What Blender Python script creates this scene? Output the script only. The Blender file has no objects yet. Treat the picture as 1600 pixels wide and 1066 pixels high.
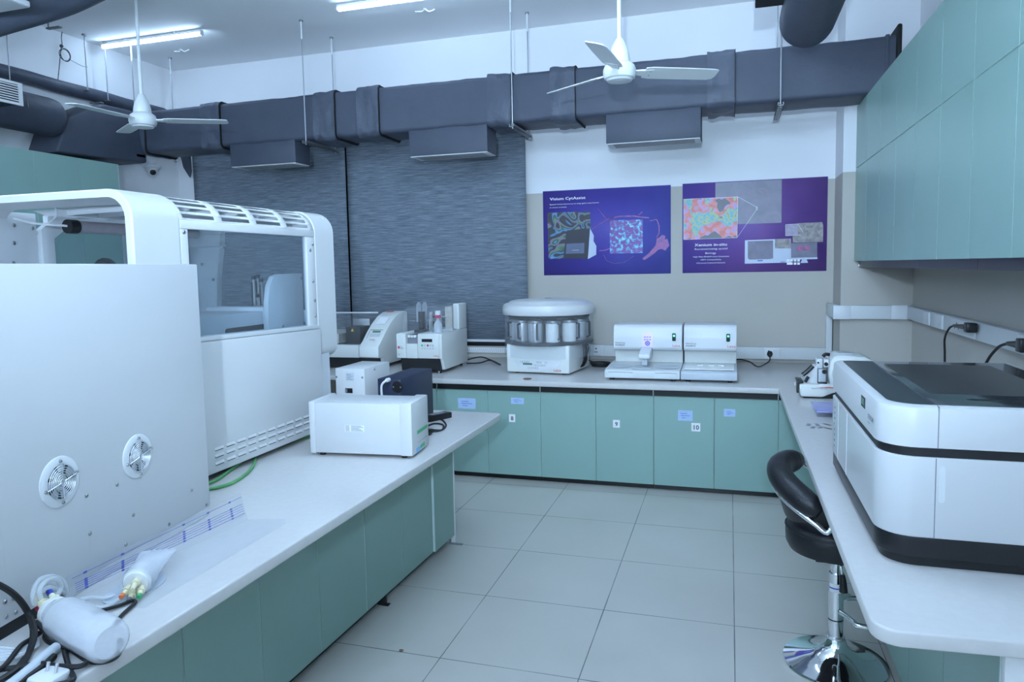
import bpy, bmesh, math, random
from mathutils import Vector, Matrix, noise
from math import sin, cos, pi, radians as R_
random.seed(7)
scene = bpy.context.scene
COL = scene.collection
V = Vector

# ------------------------------------------------------------------ camera
CM = ((0.95669284, 0.29047802, -0.01900864),
      (0.00579213, -0.08428167, -0.99642514),
      (-0.29104168, 0.95316269, -0.08231415))   # rows: right, down, forward
CF, CX, CY, CH = 1115.8047, 800.0, 510.803, 1.65
cam_d = bpy.data.cameras.new('camera'); cam = bpy.data.objects.new('camera', cam_d); COL.objects.link(cam)
cam_d.sensor_width = 36.0; cam_d.lens = 36.0 * CF / 1600.0
cam_d.shift_y = (CY - 533.0) / 1600.0
cam_d.clip_start = 0.05
r_, d_, f_ = (V(a) for a in CM)
m = Matrix.Identity(4)
for i in range(3):
    m[i][0] = r_[i]; m[i][1] = -d_[i]; m[i][2] = -f_[i]
m[2][3] = CH
cam.matrix_world = m
scene.camera = cam

# surveying helpers: a sight line of the photograph met with a plane of the room
def ray(px, py):
    a, b = (px - CX) / CF, (py - CY) / CF
    return V((a * CM[0][i] + b * CM[1][i] + CM[2][i] for i in range(3)))
def onz(px, py, z):
    d = ray(px, py); t = (z - CH) / d.z; return V((d.x * t, d.y * t, z))
def ony(px, py, y):
    d = ray(px, py); t = y / d.y; return V((d.x * t, y, CH + d.z * t))
def onx(px, py, x):
    d = ray(px, py); t = x / d.x; return V((x, d.y * t, CH + d.z * t))
def onp(px, py, p, n):
    d = ray(px, py); o = V((0, 0, CH)); t = (V(p) - o).dot(n) / d.dot(n); return o + d * t

# ------------------------------------------------------------------ materials
MATS = {}
def mat(name, col, rough=0.5, metal=0.0, var=0.0, vscale=20.0, bump=0.0, bscale=60.0, trans=0.0, ior=1.45,
        emit=None, estr=0.0, alpha=1.0, coat=0.0, stretch=None, spec=0.5):
    mt = bpy.data.materials.new(name); mt.use_nodes = True; MATS[name] = mt
    nt = mt.node_tree; b = nt.nodes['Principled BSDF']
    b.inputs['Base Color'].default_value = (*col, 1)
    b.inputs['Roughness'].default_value = rough
    b.inputs['Metallic'].default_value = metal
    b.inputs['IOR'].default_value = ior
    b.inputs['Transmission Weight'].default_value = trans
    b.inputs['Alpha'].default_value = alpha
    b.inputs['Coat Weight'].default_value = coat
    b.inputs['Specular IOR Level'].default_value = spec
    if emit:
        b.inputs['Emission Color'].default_value = (*emit, 1); b.inputs['Emission Strength'].default_value = estr
    if var or bump:
        tc = nt.nodes.new('ShaderNodeTexCoord'); mp = nt.nodes.new('ShaderNodeMapping')
        nt.links.new(tc.outputs['Object'], mp.inputs['Vector'])
        if stretch: mp.inputs['Scale'].default_value = stretch
    if var:
        n = nt.nodes.new('ShaderNodeTexNoise'); n.inputs['Scale'].default_value = vscale; n.inputs['Detail'].default_value = 4
        nt.links.new(mp.outputs[0], n.inputs['Vector'])
        cr = nt.nodes.new('ShaderNodeValToRGB')
        cr.color_ramp.elements[0].position = 0.3; cr.color_ramp.elements[1].position = 0.7
        cr.color_ramp.elements[0].color = (*[max(0, c * (1 - var)) for c in col], 1)
        cr.color_ramp.elements[1].color = (*[min(1, c * (1 + var)) for c in col], 1)
        nt.links.new(n.outputs['Fac'], cr.inputs['Fac']); nt.links.new(cr.outputs['Color'], b.inputs['Base Color'])
    if bump:
        n2 = nt.nodes.new('ShaderNodeTexNoise'); n2.inputs['Scale'].default_value = bscale; n2.inputs['Detail'].default_value = 3
        nt.links.new(mp.outputs[0], n2.inputs['Vector'])
        bp = nt.nodes.new('ShaderNodeBump'); bp.inputs['Strength'].default_value = bump; bp.inputs['Distance'].default_value = 0.01
        nt.links.new(n2.outputs['Fac'], bp.inputs['Height']); nt.links.new(bp.outputs[0], b.inputs['Normal'])
    return mt

WALLW = (.86, .86, .87)
mat('wall_white', WALLW, .85, var=.02, vscale=1.5)
mat('ceiling_paint', (.90, .90, .905), .9, var=.03, vscale=.8)
mat('white_plastic', (.70, .71, .72), .38, var=.01, vscale=4)
mat('white_enamel', (.65, .65, .645), .30, var=.01, vscale=3, coat=.1)
mat('white_lacquer', (.62, .62, .62), .32, var=.01, vscale=3)
mat('analyzer_white', (.575, .575, .575), .32, var=.01, vscale=3, coat=.1)
mat('inner_white', (.66, .68, .70), .45, var=.02, vscale=5)
mat('grey_plastic', (.52, .56, .60), .42, var=.02, vscale=8)
mat('light_grey_plastic', (.64, .66, .66), .42, var=.01, vscale=8)
mat('beige_plastic', (.70, .71, .68), .42, var=.01, vscale=8)
mat('bench_top', (.585, .565, .545), .22, var=.02, vscale=40)
mat('green_laminate', (.265, .405, .360), .34, var=.02, vscale=1.2)
mat('green_edge', (.66, .80, .76), .4, var=.01, vscale=5)
mat('cabinet_carcass', (.16, .24, .21), .6, var=.05, vscale=5)
mat('black_recess', (.012, .012, .014), .45, var=.2, vscale=9)
mat('toe_kick', (.014, .014, .015), .3, var=.2, vscale=9)
mat('duct_cloth', (.058, .067, .094), .55, var=.06, vscale=6, bump=.45, bscale=9)
mat('duct_cloth_loose', (.068, .078, .106), .5, var=.08, vscale=8, bump=.9, bscale=12)
mat('duct_black', (.008, .008, .009), .7, var=.2, vscale=9)
mat('grille_metal', (.66, .67, .66), .4, var=.02, vscale=9)
mat('steel_rod', (.42, .43, .45), .35, .9, var=.05, vscale=30)
mat('galvanised', (.30, .31, .32), .45, .8, var=.15, vscale=60)
mat('chrome', (.80, .81, .83), .06, 1.0, var=.01, vscale=20)
mat('brushed_steel', (.70, .71, .74), .34, .75, var=.06, vscale=60, stretch=(.2, .2, 6))
mat('screw_metal', (.38, .38, .38), .3, .9, var=.1, vscale=90)
mat('black_plastic', (.012, .012, .014), .35, var=.1, vscale=20)
mat('black_rubber', (.010, .010, .011), .5, var=.1, vscale=20)
mat('black_leather', (.010, .010, .013), .36, var=.1, vscale=30, bump=.15, bscale=180)
mat('navy_metal', (.016, .022, .052), .42, var=.05, vscale=30, bump=.1, bscale=300)
mat('dark_glass', (.030, .034, .040), .12, var=.05, vscale=3, coat=.3)
mat('smoked_window', (.065, .070, .074), .16, var=.04, vscale=3)
mat('dark_panel', (.026, .030, .038), .28, var=.05, vscale=3)
mat('fan_paint', (.66, .68, .68), .3, var=.02, vscale=9)
mat('screen_black', (.01, .012, .016), .2, var=.05, vscale=9)
mat('lcd_green', (.12, .22, .15), .3, var=.1, vscale=30)
mat('lcd_glow', (.5, .45, .8), .4, emit=(.60, .52, 1.0), estr=.32)
mat('led_green', (.1, .8, .4), .4, emit=(.1, 1.0, .45), estr=2.5)
mat('switch_green', (.004, .05, .035), .3, var=.1, vscale=30)
mat('ink_blue', (.10, .13, .50), .6, var=.05, vscale=40)
mat('ink_dark', (.05, .05, .06), .6, var=.05, vscale=40)
mat('ink_grey', (.22, .23, .26), .6, var=.05, vscale=40)
mat('ink_red', (.60, .08, .09), .5, var=.05, vscale=40)
mat('ink_white', (.86, .86, .88), .6, var=.01, vscale=40)
mat('sticker_green', (.10, .42, .20), .5, var=.05, vscale=60)
mat('sticker_blue', (.20, .50, .80), .5, var=.05, vscale=60)
mat('paper_white', (.82, .82, .82), .7, var=.02, vscale=30)
mat('paper_blue', (.40, .53, .74), .6, var=.06, vscale=60)
mat('hose_green', (.10, .36, .12), .4, var=.05, vscale=30)
mat('fitting_cream', (.80, .74, .50), .45, var=.03, vscale=30)
mat('cap_blue', (.03, .07, .45), .4, var=.05, vscale=30)
mat('cap_red', (.50, .03, .07), .4, var=.05, vscale=30)
mat('cap_orange', (.85, .20, .05), .4, var=.05, vscale=30)
mat('cap_green', (.05, .40, .15), .4, var=.05, vscale=30)
mat('cap_yellow', (.80, .55, .05), .4, var=.05, vscale=30)
mat('lid_purple', (.33, .33, .62), .3, var=.05, vscale=20)
mat('brown_card', (.16, .10, .06), .6, var=.3, vscale=90)
mat('hair_black', (.010, .009, .010), .45, var=.3, vscale=120, bump=.4, bscale=200)
mat('skin', (.42, .26, .19), .5, var=.04, vscale=30)
mat('shirt_blue', (.20, .26, .38), .8, var=.05, vscale=60)
mat('trousers_dark', (.03, .03, .04), .8, var=.05, vscale=60)
mat('tan_tube', (.34, .31, .34), .4, var=.05, vscale=30)
mat('tube_glow', (.9, .95, 1), .4, emit=(.50, .72, 1.0), estr=17.0)
mat('added_tube_glow', (.9, .95, 1), .4, emit=(.50, .72, 1.0), estr=56.0)  # stronger glow for the added tubes out of view
mat('wax_white', (.80, .80, .78), .45, var=.03, vscale=30)
mat('sill_stone', (.50, .47, .42), .5, var=.1, vscale=30)
mat('window_night', (.012, .016, .02), .08, var=.1, vscale=3)

def clear(name, tint=(1, 1, 1), a=.85, rough=.04):
    mt = bpy.data.materials.new(name); mt.use_nodes = True; MATS[name] = mt
    nt = mt.node_tree; nt.nodes.clear()
    o = nt.nodes.new('ShaderNodeOutputMaterial'); mx = nt.nodes.new('ShaderNodeMixShader')
    tr = nt.nodes.new('ShaderNodeBsdfTransparent'); gl = nt.nodes.new('ShaderNodeBsdfPrincipled')
    nz = nt.nodes.new('ShaderNodeTexNoise'); nz.inputs['Scale'].default_value = 12
    ml = nt.nodes.new('ShaderNodeMath'); ml.operation = 'MULTIPLY_ADD'; ml.inputs[1].default_value = .05; ml.inputs[2].default_value = a - .025
    tr.inputs[0].default_value = (*tint, 1)
    gl.inputs['Base Color'].default_value = (.85, .87, .9, 1); gl.inputs['Roughness'].default_value = rough
    nt.links.new(nz.outputs['Fac'], ml.inputs[0]); nt.links.new(ml.outputs[0], mx.inputs[0])
    nt.links.new(gl.outputs[0], mx.inputs[1]); nt.links.new(tr.outputs[0], mx.inputs[2]); nt.links.new(mx.outputs[0], o.inputs[0])
    return mt
clear('window_glass', (.80, .85, .88), .95)
clear('clear_acrylic', (.985, .99, 1.0), .95, .22)
clear('clear_hood', (.97, .98, .99), .93)
clear('milky_plastic', (.96, .96, .98), .60, .25)
clear('clear_tube', (.95, .97, .97), .62, .1)
clear('clear_bag', (.95, .95, .97), .55, .15)

def node_mat(name, rough=.6):
    mt = bpy.data.materials.new(name); mt.use_nodes = True; MATS[name] = mt
    nt = mt.node_tree; b = nt.nodes['Principled BSDF']; b.inputs['Roughness'].default_value = rough
    tc = nt.nodes.new('ShaderNodeTexCoord')
    return mt, nt, b, tc
def ramp(nt, fac, stops, interp='LINEAR'):
    cr = nt.nodes.new('ShaderNodeValToRGB'); cr.color_ramp.interpolation = interp
    e = cr.color_ramp.elements
    while len(e) < len(stops): e.new(.5)
    for i, (p, c) in enumerate(stops): e[i].position = p; e[i].color = (*c, 1)
    nt.links.new(fac, cr.inputs[0]); return cr.outputs[0]
def mathn(nt, op, a, b=None):
    n = nt.nodes.new('ShaderNodeMath'); n.operation = op
    for i, v in enumerate((a, b)):
        if v is None: continue
        if isinstance(v, (int, float)): n.inputs[i].default_value = v
        else: nt.links.new(v, n.inputs[i])
    return n.outputs[0]
def mixc(nt, fac, a, b):
    n = nt.nodes.new('ShaderNodeMix'); n.data_type = 'RGBA'
    for k, v in ((0, fac), (6, a), (7, b)):
        if isinstance(v, (int, float)): n.inputs[k].default_value = v
        elif isinstance(v, tuple): n.inputs[k].default_value = (*v, 1)
        else: nt.links.new(v, n.inputs[k])
    return n.outputs[2]

# two-tone painted wall: white above, cream below (the paint line is real)
mt, nt, b, tc = node_mat('wall_two_tone', .8)
sx = nt.nodes.new('ShaderNodeSeparateXYZ'); nt.links.new(tc.outputs['Object'], sx.inputs[0])
nz = nt.nodes.new('ShaderNodeTexNoise'); nz.inputs['Scale'].default_value = 1.3; nt.links.new(tc.outputs['Object'], nz.inputs[0])
cream = ramp(nt, nz.outputs['Fac'], [(.3, (.48, .45, .40)), (.7, (.51, .48, .43))])
white = ramp(nt, nz.outputs['Fac'], [(.3, (.76, .76, .775)), (.7, (.80, .80, .815))])
fac = mathn(nt, 'GREATER_THAN', sx.outputs[2], 2.335)
nt.links.new(mixc(nt, fac, cream, white), b.inputs['Base Color'])

# floor tiles
mt, nt, b, tc = node_mat('floor_tiles', .32)
sx = nt.nodes.new('ShaderNodeSeparateXYZ'); nt.links.new(tc.outputs['Object'], sx.inputs[0])
gx = mathn(nt, 'PINGPONG', mathn(nt, 'SUBTRACT', sx.outputs[0], .030), .300)
gy = mathn(nt, 'PINGPONG', mathn(nt, 'SUBTRACT', sx.outputs[1], 3.290), .300)
g = mathn(nt, 'MINIMUM', gx, gy)
nz = nt.nodes.new('ShaderNodeTexNoise'); nz.inputs['Scale'].default_value = 1.6; nz.inputs['Detail'].default_value = 6; nt.links.new(tc.outputs['Object'], nz.inputs[0])
nz2 = nt.nodes.new('ShaderNodeTexNoise'); nz2.inputs['Scale'].default_value = 3.; nz2.inputs['Detail'].default_value = 2; nt.links.new(tc.outputs['Object'], nz2.inputs[0])
tile = ramp(nt, nz.outputs['Fac'], [(.3, (.51, .485, .435)), (.7, (.565, .54, .495))])
line = mathn(nt, 'LESS_THAN', g, mathn(nt, 'MULTIPLY', nz2.outputs['Fac'], .0042))
nt.links.new(mixc(nt, line, tile, (.13, .135, .13)), b.inputs['Base Color'])
nt.links.new(mathn(nt, 'ADD', mathn(nt, 'MULTIPLY', nz.outputs['Fac'], .2), .22), b.inputs['Roughness'])

# blind cloth with horizontal slubs
mt, nt, b, tc = node_mat('blind_cloth', .9)
mp = nt.nodes.new('ShaderNodeMapping'); mp.inputs['Scale'].default_value = (5, 5, 110); nt.links.new(tc.outputs['Object'], mp.inputs[0])
nz = nt.nodes.new('ShaderNodeTexNoise'); nz.inputs['Scale'].default_value = 1.0; nz.inputs['Detail'].default_value = 5; nz.inputs['Roughness'].default_value = .75; nt.links.new(mp.outputs[0], nz.inputs[0])
nt.links.new(ramp(nt, nz.outputs['Fac'], [(.30, (.075, .093, .118)), (.5, (.165, .195, .235)), (.72, (.31, .35, .40))]), b.inputs['Base Color'])

# print on the posters
def grad_mat(name, c00, c10, c01, w, h):
    mt, nt, b, tc = node_mat(name, .6)
    sx = nt.nodes.new('ShaderNodeSeparateXYZ'); nt.links.new(tc.outputs['Object'], sx.inputs[0])
    u = mathn(nt, 'DIVIDE', sx.outputs[0], w); v = mathn(nt, 'DIVIDE', sx.outputs[2], h)
    nz = nt.nodes.new('ShaderNodeTexNoise'); nz.inputs['Scale'].default_value = 2.2; nt.links.new(tc.outputs['Object'], nz.inputs[0])
    u2 = mathn(nt, 'ADD', u, mathn(nt, 'MULTIPLY', mathn(nt, 'SUBTRACT', nz.outputs['Fac'], .5), .8))
    cu = ramp(nt, u2, [(.0, c00), (.55, c01), (1, c10)])
    nt.links.new(cu, b.inputs['Base Color'])
    return mt
grad_mat('poster_blue', (.075, .050, .30), (.11, .115, .46), (.085, .068, .37), 1.16, .78)
grad_mat('poster_purple', (.12, .075, .36), (.12, .055, .26), (.20, .095, .33), 1.18, .78)
def pic(name, kind, scale, stops, dist=2.0, interp='LINEAR'):
    mt, nt, b, tc = node_mat(name, .4)
    if kind == 'wave':
        t = nt.nodes.new('ShaderNodeTexNoise'); t.inputs['Scale'].default_value = scale; t.inputs['Detail'].default_value = 1.5; t.inputs['Distortion'].default_value = dist
        nt.links.new(tc.outputs['Object'], t.inputs[0])
        o = mathn(nt, 'FRACT', mathn(nt, 'MULTIPLY', t.outputs['Fac'], 6.0))
    elif kind == 'vor':
        t = nt.nodes.new('ShaderNodeTexVoronoi'); t.inputs['Scale'].default_value = scale; nt.links.new(tc.outputs['Object'], t.inputs['Vector']); o = t.outputs['Distance']
        o = mathn(nt, 'MULTIPLY', o, 1.0)
    else:
        t = nt.nodes.new('ShaderNodeTexNoise'); t.inputs['Scale'].default_value = scale; t.inputs['Detail'].default_value = 6; t.inputs['Distortion'].default_value = dist
        nt.links.new(tc.outputs['Object'], t.inputs[0]); o = t.outputs['Fac']
    nt.links.new(ramp(nt, o, stops, interp), b.inputs['Base Color'])
    return mt, nt, b, tc, o
pic('print_tissue_bands', 'wave', 5.5, [(0, (.01, .01, .02)), (.30, (.015, .02, .03)), (.42, (.10, .30, .55)), (.52, (.02, .03, .05)), (.66, (.10, .22, .10)), (.80, (.22, .14, .26)), (.92, (.02, .02, .03))], .8)
pic('print_cells', 'noise', 30, [(.36, (.20, .05, .26)), (.50, (.16, .08, .34)), (.56, (.10, .36, .62)), (.66, (.25, .62, .68)), (.78, (.65, .8, .7))], .5)
mt, nt, b, tc, o = pic('print_tissue_colour', 'vor', 26, [(.0, (.38, .24, .52)), (.35, (.50, .30, .55)), (.55, (.72, .22, .20)), (.85, (.60, .14, .12))])
nz = nt.nodes.new('ShaderNodeTexNoise'); nz.inputs['Scale'].default_value = 5.5; nz.inputs['Detail'].default_value = 2; nt.links.new(tc.outputs['Object'], nz.inputs[0])
vo = nt.nodes.new('ShaderNodeTexVoronoi'); vo.inputs['Scale'].default_value = 34; nt.links.new(tc.outputs['Object'], vo.inputs['Vector'])
c2 = ramp(nt, vo.outputs['Distance'], [(0, (.12, .30, .55)), (.4, (.15, .42, .42)), (.7, (.45, .48, .18)), (1, (.12, .14, .2))])
c1 = b.inputs['Base Color'].links[0].from_socket
f1 = mathn(nt, 'GREATER_THAN', nz.outputs['Fac'], .55)
f2 = mathn(nt, 'LESS_THAN', nz.outputs['Fac'], .42)
nt.links.new(mixc(nt, f2, mixc(nt, f1, c1, c2), (.10, .11, .13)), b.inputs['Base Color'])
pic('print_grey_section', 'noise', 6, [(.3, (.15, .15, .20)), (.6, (.21, .20, .27)), (.8, (.28, .23, .30))], 1.0)
pic('print_brown_section', 'noise', 26, [(.35, (.16, .14, .15)), (.6, (.32, .28, .27)), (.8, (.40, .36, .33))], .5)
pic('print_red_cluster', 'noise', 22, [(.40, (.12, .08, .16)), (.6, (.50, .07, .24)), (.75, (.3, .2, .5))], .5)
pic('print_red_wash', 'noise', 16, [(.35, (.14, .06, .30)), (.55, (.30, .07, .26)), (.75, (.46, .10, .24))], 1.5)
pic('print_red_faint', 'noise', 20, [(.35, (.17, .16, .24)), (.6, (.26, .17, .24)), (.8, (.36, .18, .22))], 1.0)
mat('print_dark_device', (.018, .018, .03), .35, var=.1, vscale=9)
mat('print_mid_device', (.10, .12, .20), .35, var=.1, vscale=9)
mat('print_light_device', (.50, .56, .68), .4, var=.03, vscale=9)
mat('print_screen', (.16, .15, .22), .4, var=.15, vscale=14)
mat('print_pale_section', (.34, .30, .40), .4, var=.15, vscale=30)

# ------------------------------------------------------------------ mesh building
class B:
    def __init__(s, *mats):
        s.bm = bmesh.new(); s.mats = list(mats) or ['white_plastic']; s.mi = 0
    def use(s, name):
        if name not in s.mats: s.mats.append(name)
        s.mi = s.mats.index(name); return s
    def merge(s, t, M=None):
        mp = {}
        for v in t.verts: mp[v] = s.bm.verts.new(M @ v.co if M else v.co)
        for f in t.faces:
            try:
                nf = s.bm.faces.new([mp[v] for v in f.verts]); nf.material_index = s.mi
            except ValueError: pass
        t.free(); return s
    def box(s, x0, x1, y0, y1, z0, z1, bv=0, seg=2, M=None):
        t = bmesh.new()
        x0, x1 = min(x0, x1), max(x0, x1); y0, y1 = min(y0, y1), max(y0, y1); z0, z1 = min(z0, z1), max(z0, z1)
        bmesh.ops.create_cube(t, size=1)
        for v in t.verts:
            v.co = V(((x0 + x1) / 2 + v.co.x * (x1 - x0), (y0 + y1) / 2 + v.co.y * (y1 - y0), (z0 + z1) / 2 + v.co.z * (z1 - z0)))
        if bv: bmesh.ops.bevel(t, geom=t.edges[:], offset=min(bv, .49 * min(x1 - x0, y1 - y0, z1 - z0)), segments=seg, profile=.5, affect='EDGES')
        return s.merge(t, M)
    def poly(s, pts):
        vs = [s.bm.verts.new(V(p)) for p in pts]; f = s.bm.faces.new(vs); f.material_index = s.mi; return s
    def prism(s, pts, axis, a0, a1, bv=0, seg=2, M=None, bvall=True):
        """pts: 2D outline; axis 'x' -> (y,z), 'y' -> (x,z), 'z' -> (x,y)"""
        def P(p, a): return {'x': (a, p[0], p[1]), 'y': (p[0], a, p[1]), 'z': (p[0], p[1], a)}[axis]
        t = bmesh.new()
        A = [t.verts.new(P(p, a0)) for p in pts]; Bv = [t.verts.new(P(p, a1)) for p in pts]
        n = len(pts)
        t.faces.new(A); t.faces.new(Bv[::-1])
        for i in range(n): t.faces.new((A[i], Bv[i], Bv[(i + 1) % n], A[(i + 1) % n]))
        bmesh.ops.recalc_face_normals(t, faces=t.faces[:])
        if bv:
            ed = [e for e in t.edges if len(e.link_faces) == 2 and (bvall or e.calc_face_angle() > .6)]
            bmesh.ops.bevel(t, geom=ed, offset=bv, segments=seg, profile=.5, affect='EDGES')
        return s.merge(t, M)
    def loft(s, rings, closed=True, cap0=True, cap1=True, loop=False):
        t = bmesh.new()
        rv = [[t.verts.new(V(p)) for p in r] for r in rings]
        n = len(rings[0]); K = len(rings)
        for k in range(K if loop else K - 1):
            a, b2 = rv[k], rv[(k + 1) % K]
            for i in range(n if closed else n - 1):
                t.faces.new((a[i], a[(i + 1) % n], b2[(i + 1) % n], b2[i]))
        if not loop and closed:
            if cap0: t.faces.new(rv[0][::-1])
            if cap1: t.faces.new(rv[-1])
        bmesh.ops.recalc_face_normals(t, faces=t.faces[:])
        return s.merge(t)
    def cyl(s, p0, p1, r0, r1=None, seg=20, caps=True):
        p0, p1 = V(p0), V(p1); r1 = r0 if r1 is None else r1
        d = (p1 - p0).normalized(); u = d.orthogonal().normalized(); w = d.cross(u)
        ring = lambda p, r: [p + (u * cos(2 * pi * i / seg) + w * sin(2 * pi * i / seg)) * r for i in range(seg)]
        return s.loft([ring(p0, r0), ring(p1, r1)], cap0=caps, cap1=caps)
    def rev(s, prof, c=(0, 0, 0), axis=(0, 0, 1), seg=32):
        """profile of (radius, height) turned about an axis through c"""
        c = V(c); d = V(axis).normalized(); u = d.orthogonal().normalized(); w = d.cross(u)
        rings = [[c + d * h + (u * cos(2 * pi * i / seg) + w * sin(2 * pi * i / seg)) * max(r, 1e-4) for i in range(seg)] for r, h in prof]
        return s.loft(rings)
    def tube(s, pts, r, seg=8, closed=False, sm=6, radii=None):
        pts = [V(p) for p in pts]; n = len(pts)
        if sm > 1 and n > 2:
            out = []; rr = []
            for i in range(n if closed else n - 1):
                g = lambda k: pts[k % n] if closed else pts[max(0, min(n - 1, k))]
                p0, p1, p2, p3 = g(i - 1), g(i), g(i + 1), g(i + 2)
                for j in range(sm):
                    t = j / sm
                    out.append(.5 * (2 * p1 + (p2 - p0) * t + (2 * p0 - 5 * p1 + 4 * p2 - p3) * t * t + (3 * p1 - p0 - 3 * p2 + p3) * t ** 3))
                    if radii: rr.append(radii[i] * (1 - t) + radii[(i + 1) % n] * t)
            if not closed:
                out.append(pts[-1])
                if radii: rr.append(radii[-1])
            pts = out; radii = rr if radii else None
        n = len(pts); rings = []; u = None
        for i, p in enumerate(pts):
            a = pts[(i - 1) % n] if closed or i > 0 else p; b2 = pts[(i + 1) % n] if closed or i < n - 1 else p
            d = (b2 - a).normalized() if (b2 - a).length > 1e-9 else V((0, 0, 1))
            u = d.orthogonal().normalized() if u is None else (u - d * u.dot(d)).normalized()
            w = d.cross(u); q = radii[i] if radii else r
            rings.append([p + (u * cos(2 * pi * k / seg) + w * sin(2 * pi * k / seg)) * q for k in range(seg)])
        return s.loft(rings, loop=closed)
    def ball(s, c, r, seg=16, sc=(1, 1, 1)):
        t = bmesh.new(); bmesh.ops.create_uvsphere(t, u_segments=seg, v_segments=max(6, seg // 2), radius=r)
        for v in t.verts: v.co = V((v.co.x * sc[0], v.co.y * sc[1], v.co.z * sc[2])) + V(c)
        return s.merge(t)
    def text(s, body, M, size=.1, bold=0.0, align='LEFT', width=None):
        cu = bpy.data.curves.new('t', 'FONT'); cu.body = body; cu.size = size; cu.offset = bold * size; cu.align_x = align
        cu.resolution_u = 2; cu.space_line = .95
        ob = bpy.data.objects.new('t', cu)
        me = bpy.data.meshes.new_from_object(ob)
        t = bmesh.new(); t.from_mesh(me)
        if width and t.verts:
            xs = [v.co.x for v in t.verts]; k = width / (max(xs) - min(xs))
            for v in t.verts: v.co.x *= k
        bpy.data.objects.remove(ob); bpy.data.curves.remove(cu); bpy.data.meshes.remove(me)
        return s.merge(t, M)
    def build(s, name, parent=None, world=True, ang=38, recalc=False):
        me = bpy.data.meshes.new(name)
        if recalc: bmesh.ops.recalc_face_normals(s.bm, faces=s.bm.faces[:])
        if parent is not None and world: s.bm.transform(root_matrix(parent).inverted())
        s.bm.to_mesh(me); s.bm.free()
        for n in s.mats: me.materials.append(MATS[n])
        me.polygons.foreach_set('use_smooth', [True] * len(me.polygons)); me.set_sharp_from_angle(angle=R_(ang))
        o = bpy.data.objects.new(name, me); COL.objects.link(o)
        if parent is not None: o.parent = parent
        return o
def root_matrix(o):
    while o.parent: o = o.parent
    return Matrix.Translation(o.location) @ Matrix.Rotation(o.rotation_euler.z, 4, 'Z')
def tag(o, label, cat, group=None):
    o['label'] = label; o['category'] = cat
    if group: o['group'] = group
    return o
def thing(name, label, cat, loc, rz=0, group=None):
    o = bpy.data.objects.new(name, None); o.empty_display_size = .05; COL.objects.link(o)
    o.location = loc; o.rotation_euler = (0, 0, rz); return tag(o, label, cat, group)
def struct(o): o['kind'] = 'structure'; return o
def frame_wall(o, x=V((1, 0, 0)), up=V((0, 0, 1))):
    """matrix for text lying in a vertical face: x along the face, y up"""
    x = V(x).normalized(); y = V(up).normalized(); z = x.cross(y)
    M = Matrix.Identity(4)
    for i in range(3): M[i][0] = x[i]; M[i][1] = y[i]; M[i][2] = z[i]; M[i][3] = o[i]
    return M
def copy_thing(o, parent=None):
    c = o.copy(); COL.objects.link(c); c.parent = parent
    for ch in o.children: copy_thing(ch, c)
    return c
PX, PY, PZ = V((1, 0, 0)), V((0, 1, 0)), V((0, 0, 1))
def rrect(x0, x1, y0, y1, r, n=5, only=None):
    """rounded outline; r may be a 4-tuple for corners (x0y0, x1y0, x1y1, x0y1)"""
    rs = r if isinstance(r, tuple) else (r,) * 4; out = []
    for (cx, cy, a0, q) in ((x0 + rs[0], y0 + rs[0], 180, rs[0]), (x1 - rs[1], y0 + rs[1], 270, rs[1]), (x1 - rs[2], y1 - rs[2], 0, rs[2]), (x0 + rs[3], y1 - rs[3], 90, rs[3])):
        if q <= 0: out.append((cx, cy)); continue
        for k in range(n + 1):
            a = R_(a0 + 90 * k / n); out.append((cx + q * cos(a), cy + q * sin(a)))
    return out

# ================================================================== ROOM SHELL
XL, XR, YB, YF, ZC = -5.75, 1.335, 6.5, -3.0, 3.83
ZT = .795                                   # worktop height
b = B('floor_tiles'); b.box(XL - .1, XR + .1, YF - .1, YB + .1, -.08, 0); struct(b.build('floor'))
b = B('ceiling_paint'); b.box(XL - .1, XR + .1, YF - .1, YB + .1, ZC, ZC + .08); struct(b.build('ceiling'))
WX0, WX1, WZ0, WZ1 = -5.50, -1.88, .90, 2.95  # window opening
b = B('wall_two_tone')
b.box(XL - .1, WX0, YB, YB + .12, 0, ZC); b.box(WX1, XR + .1, YB, YB + .12, 0, ZC)
b.box(WX0, WX1, YB, YB + .12, 0, WZ0); b.box(WX0, WX1, YB, YB + .12, WZ1, ZC)
struct(b.build('wall_back'))
b = B('wall_white'); b.box(XL - .1, XL, YF, YB, 0, ZC); struct(b.build('wall_left'))
b = B('wall_two_tone'); b.box(XR, XR + .1, YF, YB, 0, ZC); struct(b.build('wall_right'))
b = B('wall_white'); b.box(XL, XR, YF - .1, YF, 0, ZC); struct(b.build('wall_front'))
b = B('wall_two_tone'); b.box(.83, XR, 6.08, YB, 0, ZC); struct(b.build('wall_pillar'))
# window behind the blinds
b = B('black_plastic')
for x in (WX0, (WX0 + WX1) / 2 - .02, WX1 - .05): b.box(x, x + .05, YB + .02, YB + .07, WZ0, WZ1, .004)
b.box(WX0, WX1, YB + .02, YB + .07, WZ0, WZ0 + .06, .004); b.box(WX0, WX1, YB + .02, YB + .07, WZ1 - .06, WZ1, .004)
w = struct(b.build('window_1'))
b = B('window_night'); b.box(WX0 + .04, WX1 - .04, YB + .075, YB + .085, WZ0 + .04, WZ1 - .04); o = b.build('window_pane', w)
b = B('paper_white', 'ink_grey'); b.box(WX0, WX1 + .02, YB - .025, YB, .838, .888, .003); b.use('ink_grey')
for k in range(180):
    x = WX0 + .02 + k * .02; b.poly([(x, YB - .0262, .845), (x + .003, YB - .0262, .845), (x + .012, YB - .0262, .881), (x + .009, YB - .0262, .881)])
struct(b.build('trim_1'))

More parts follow.
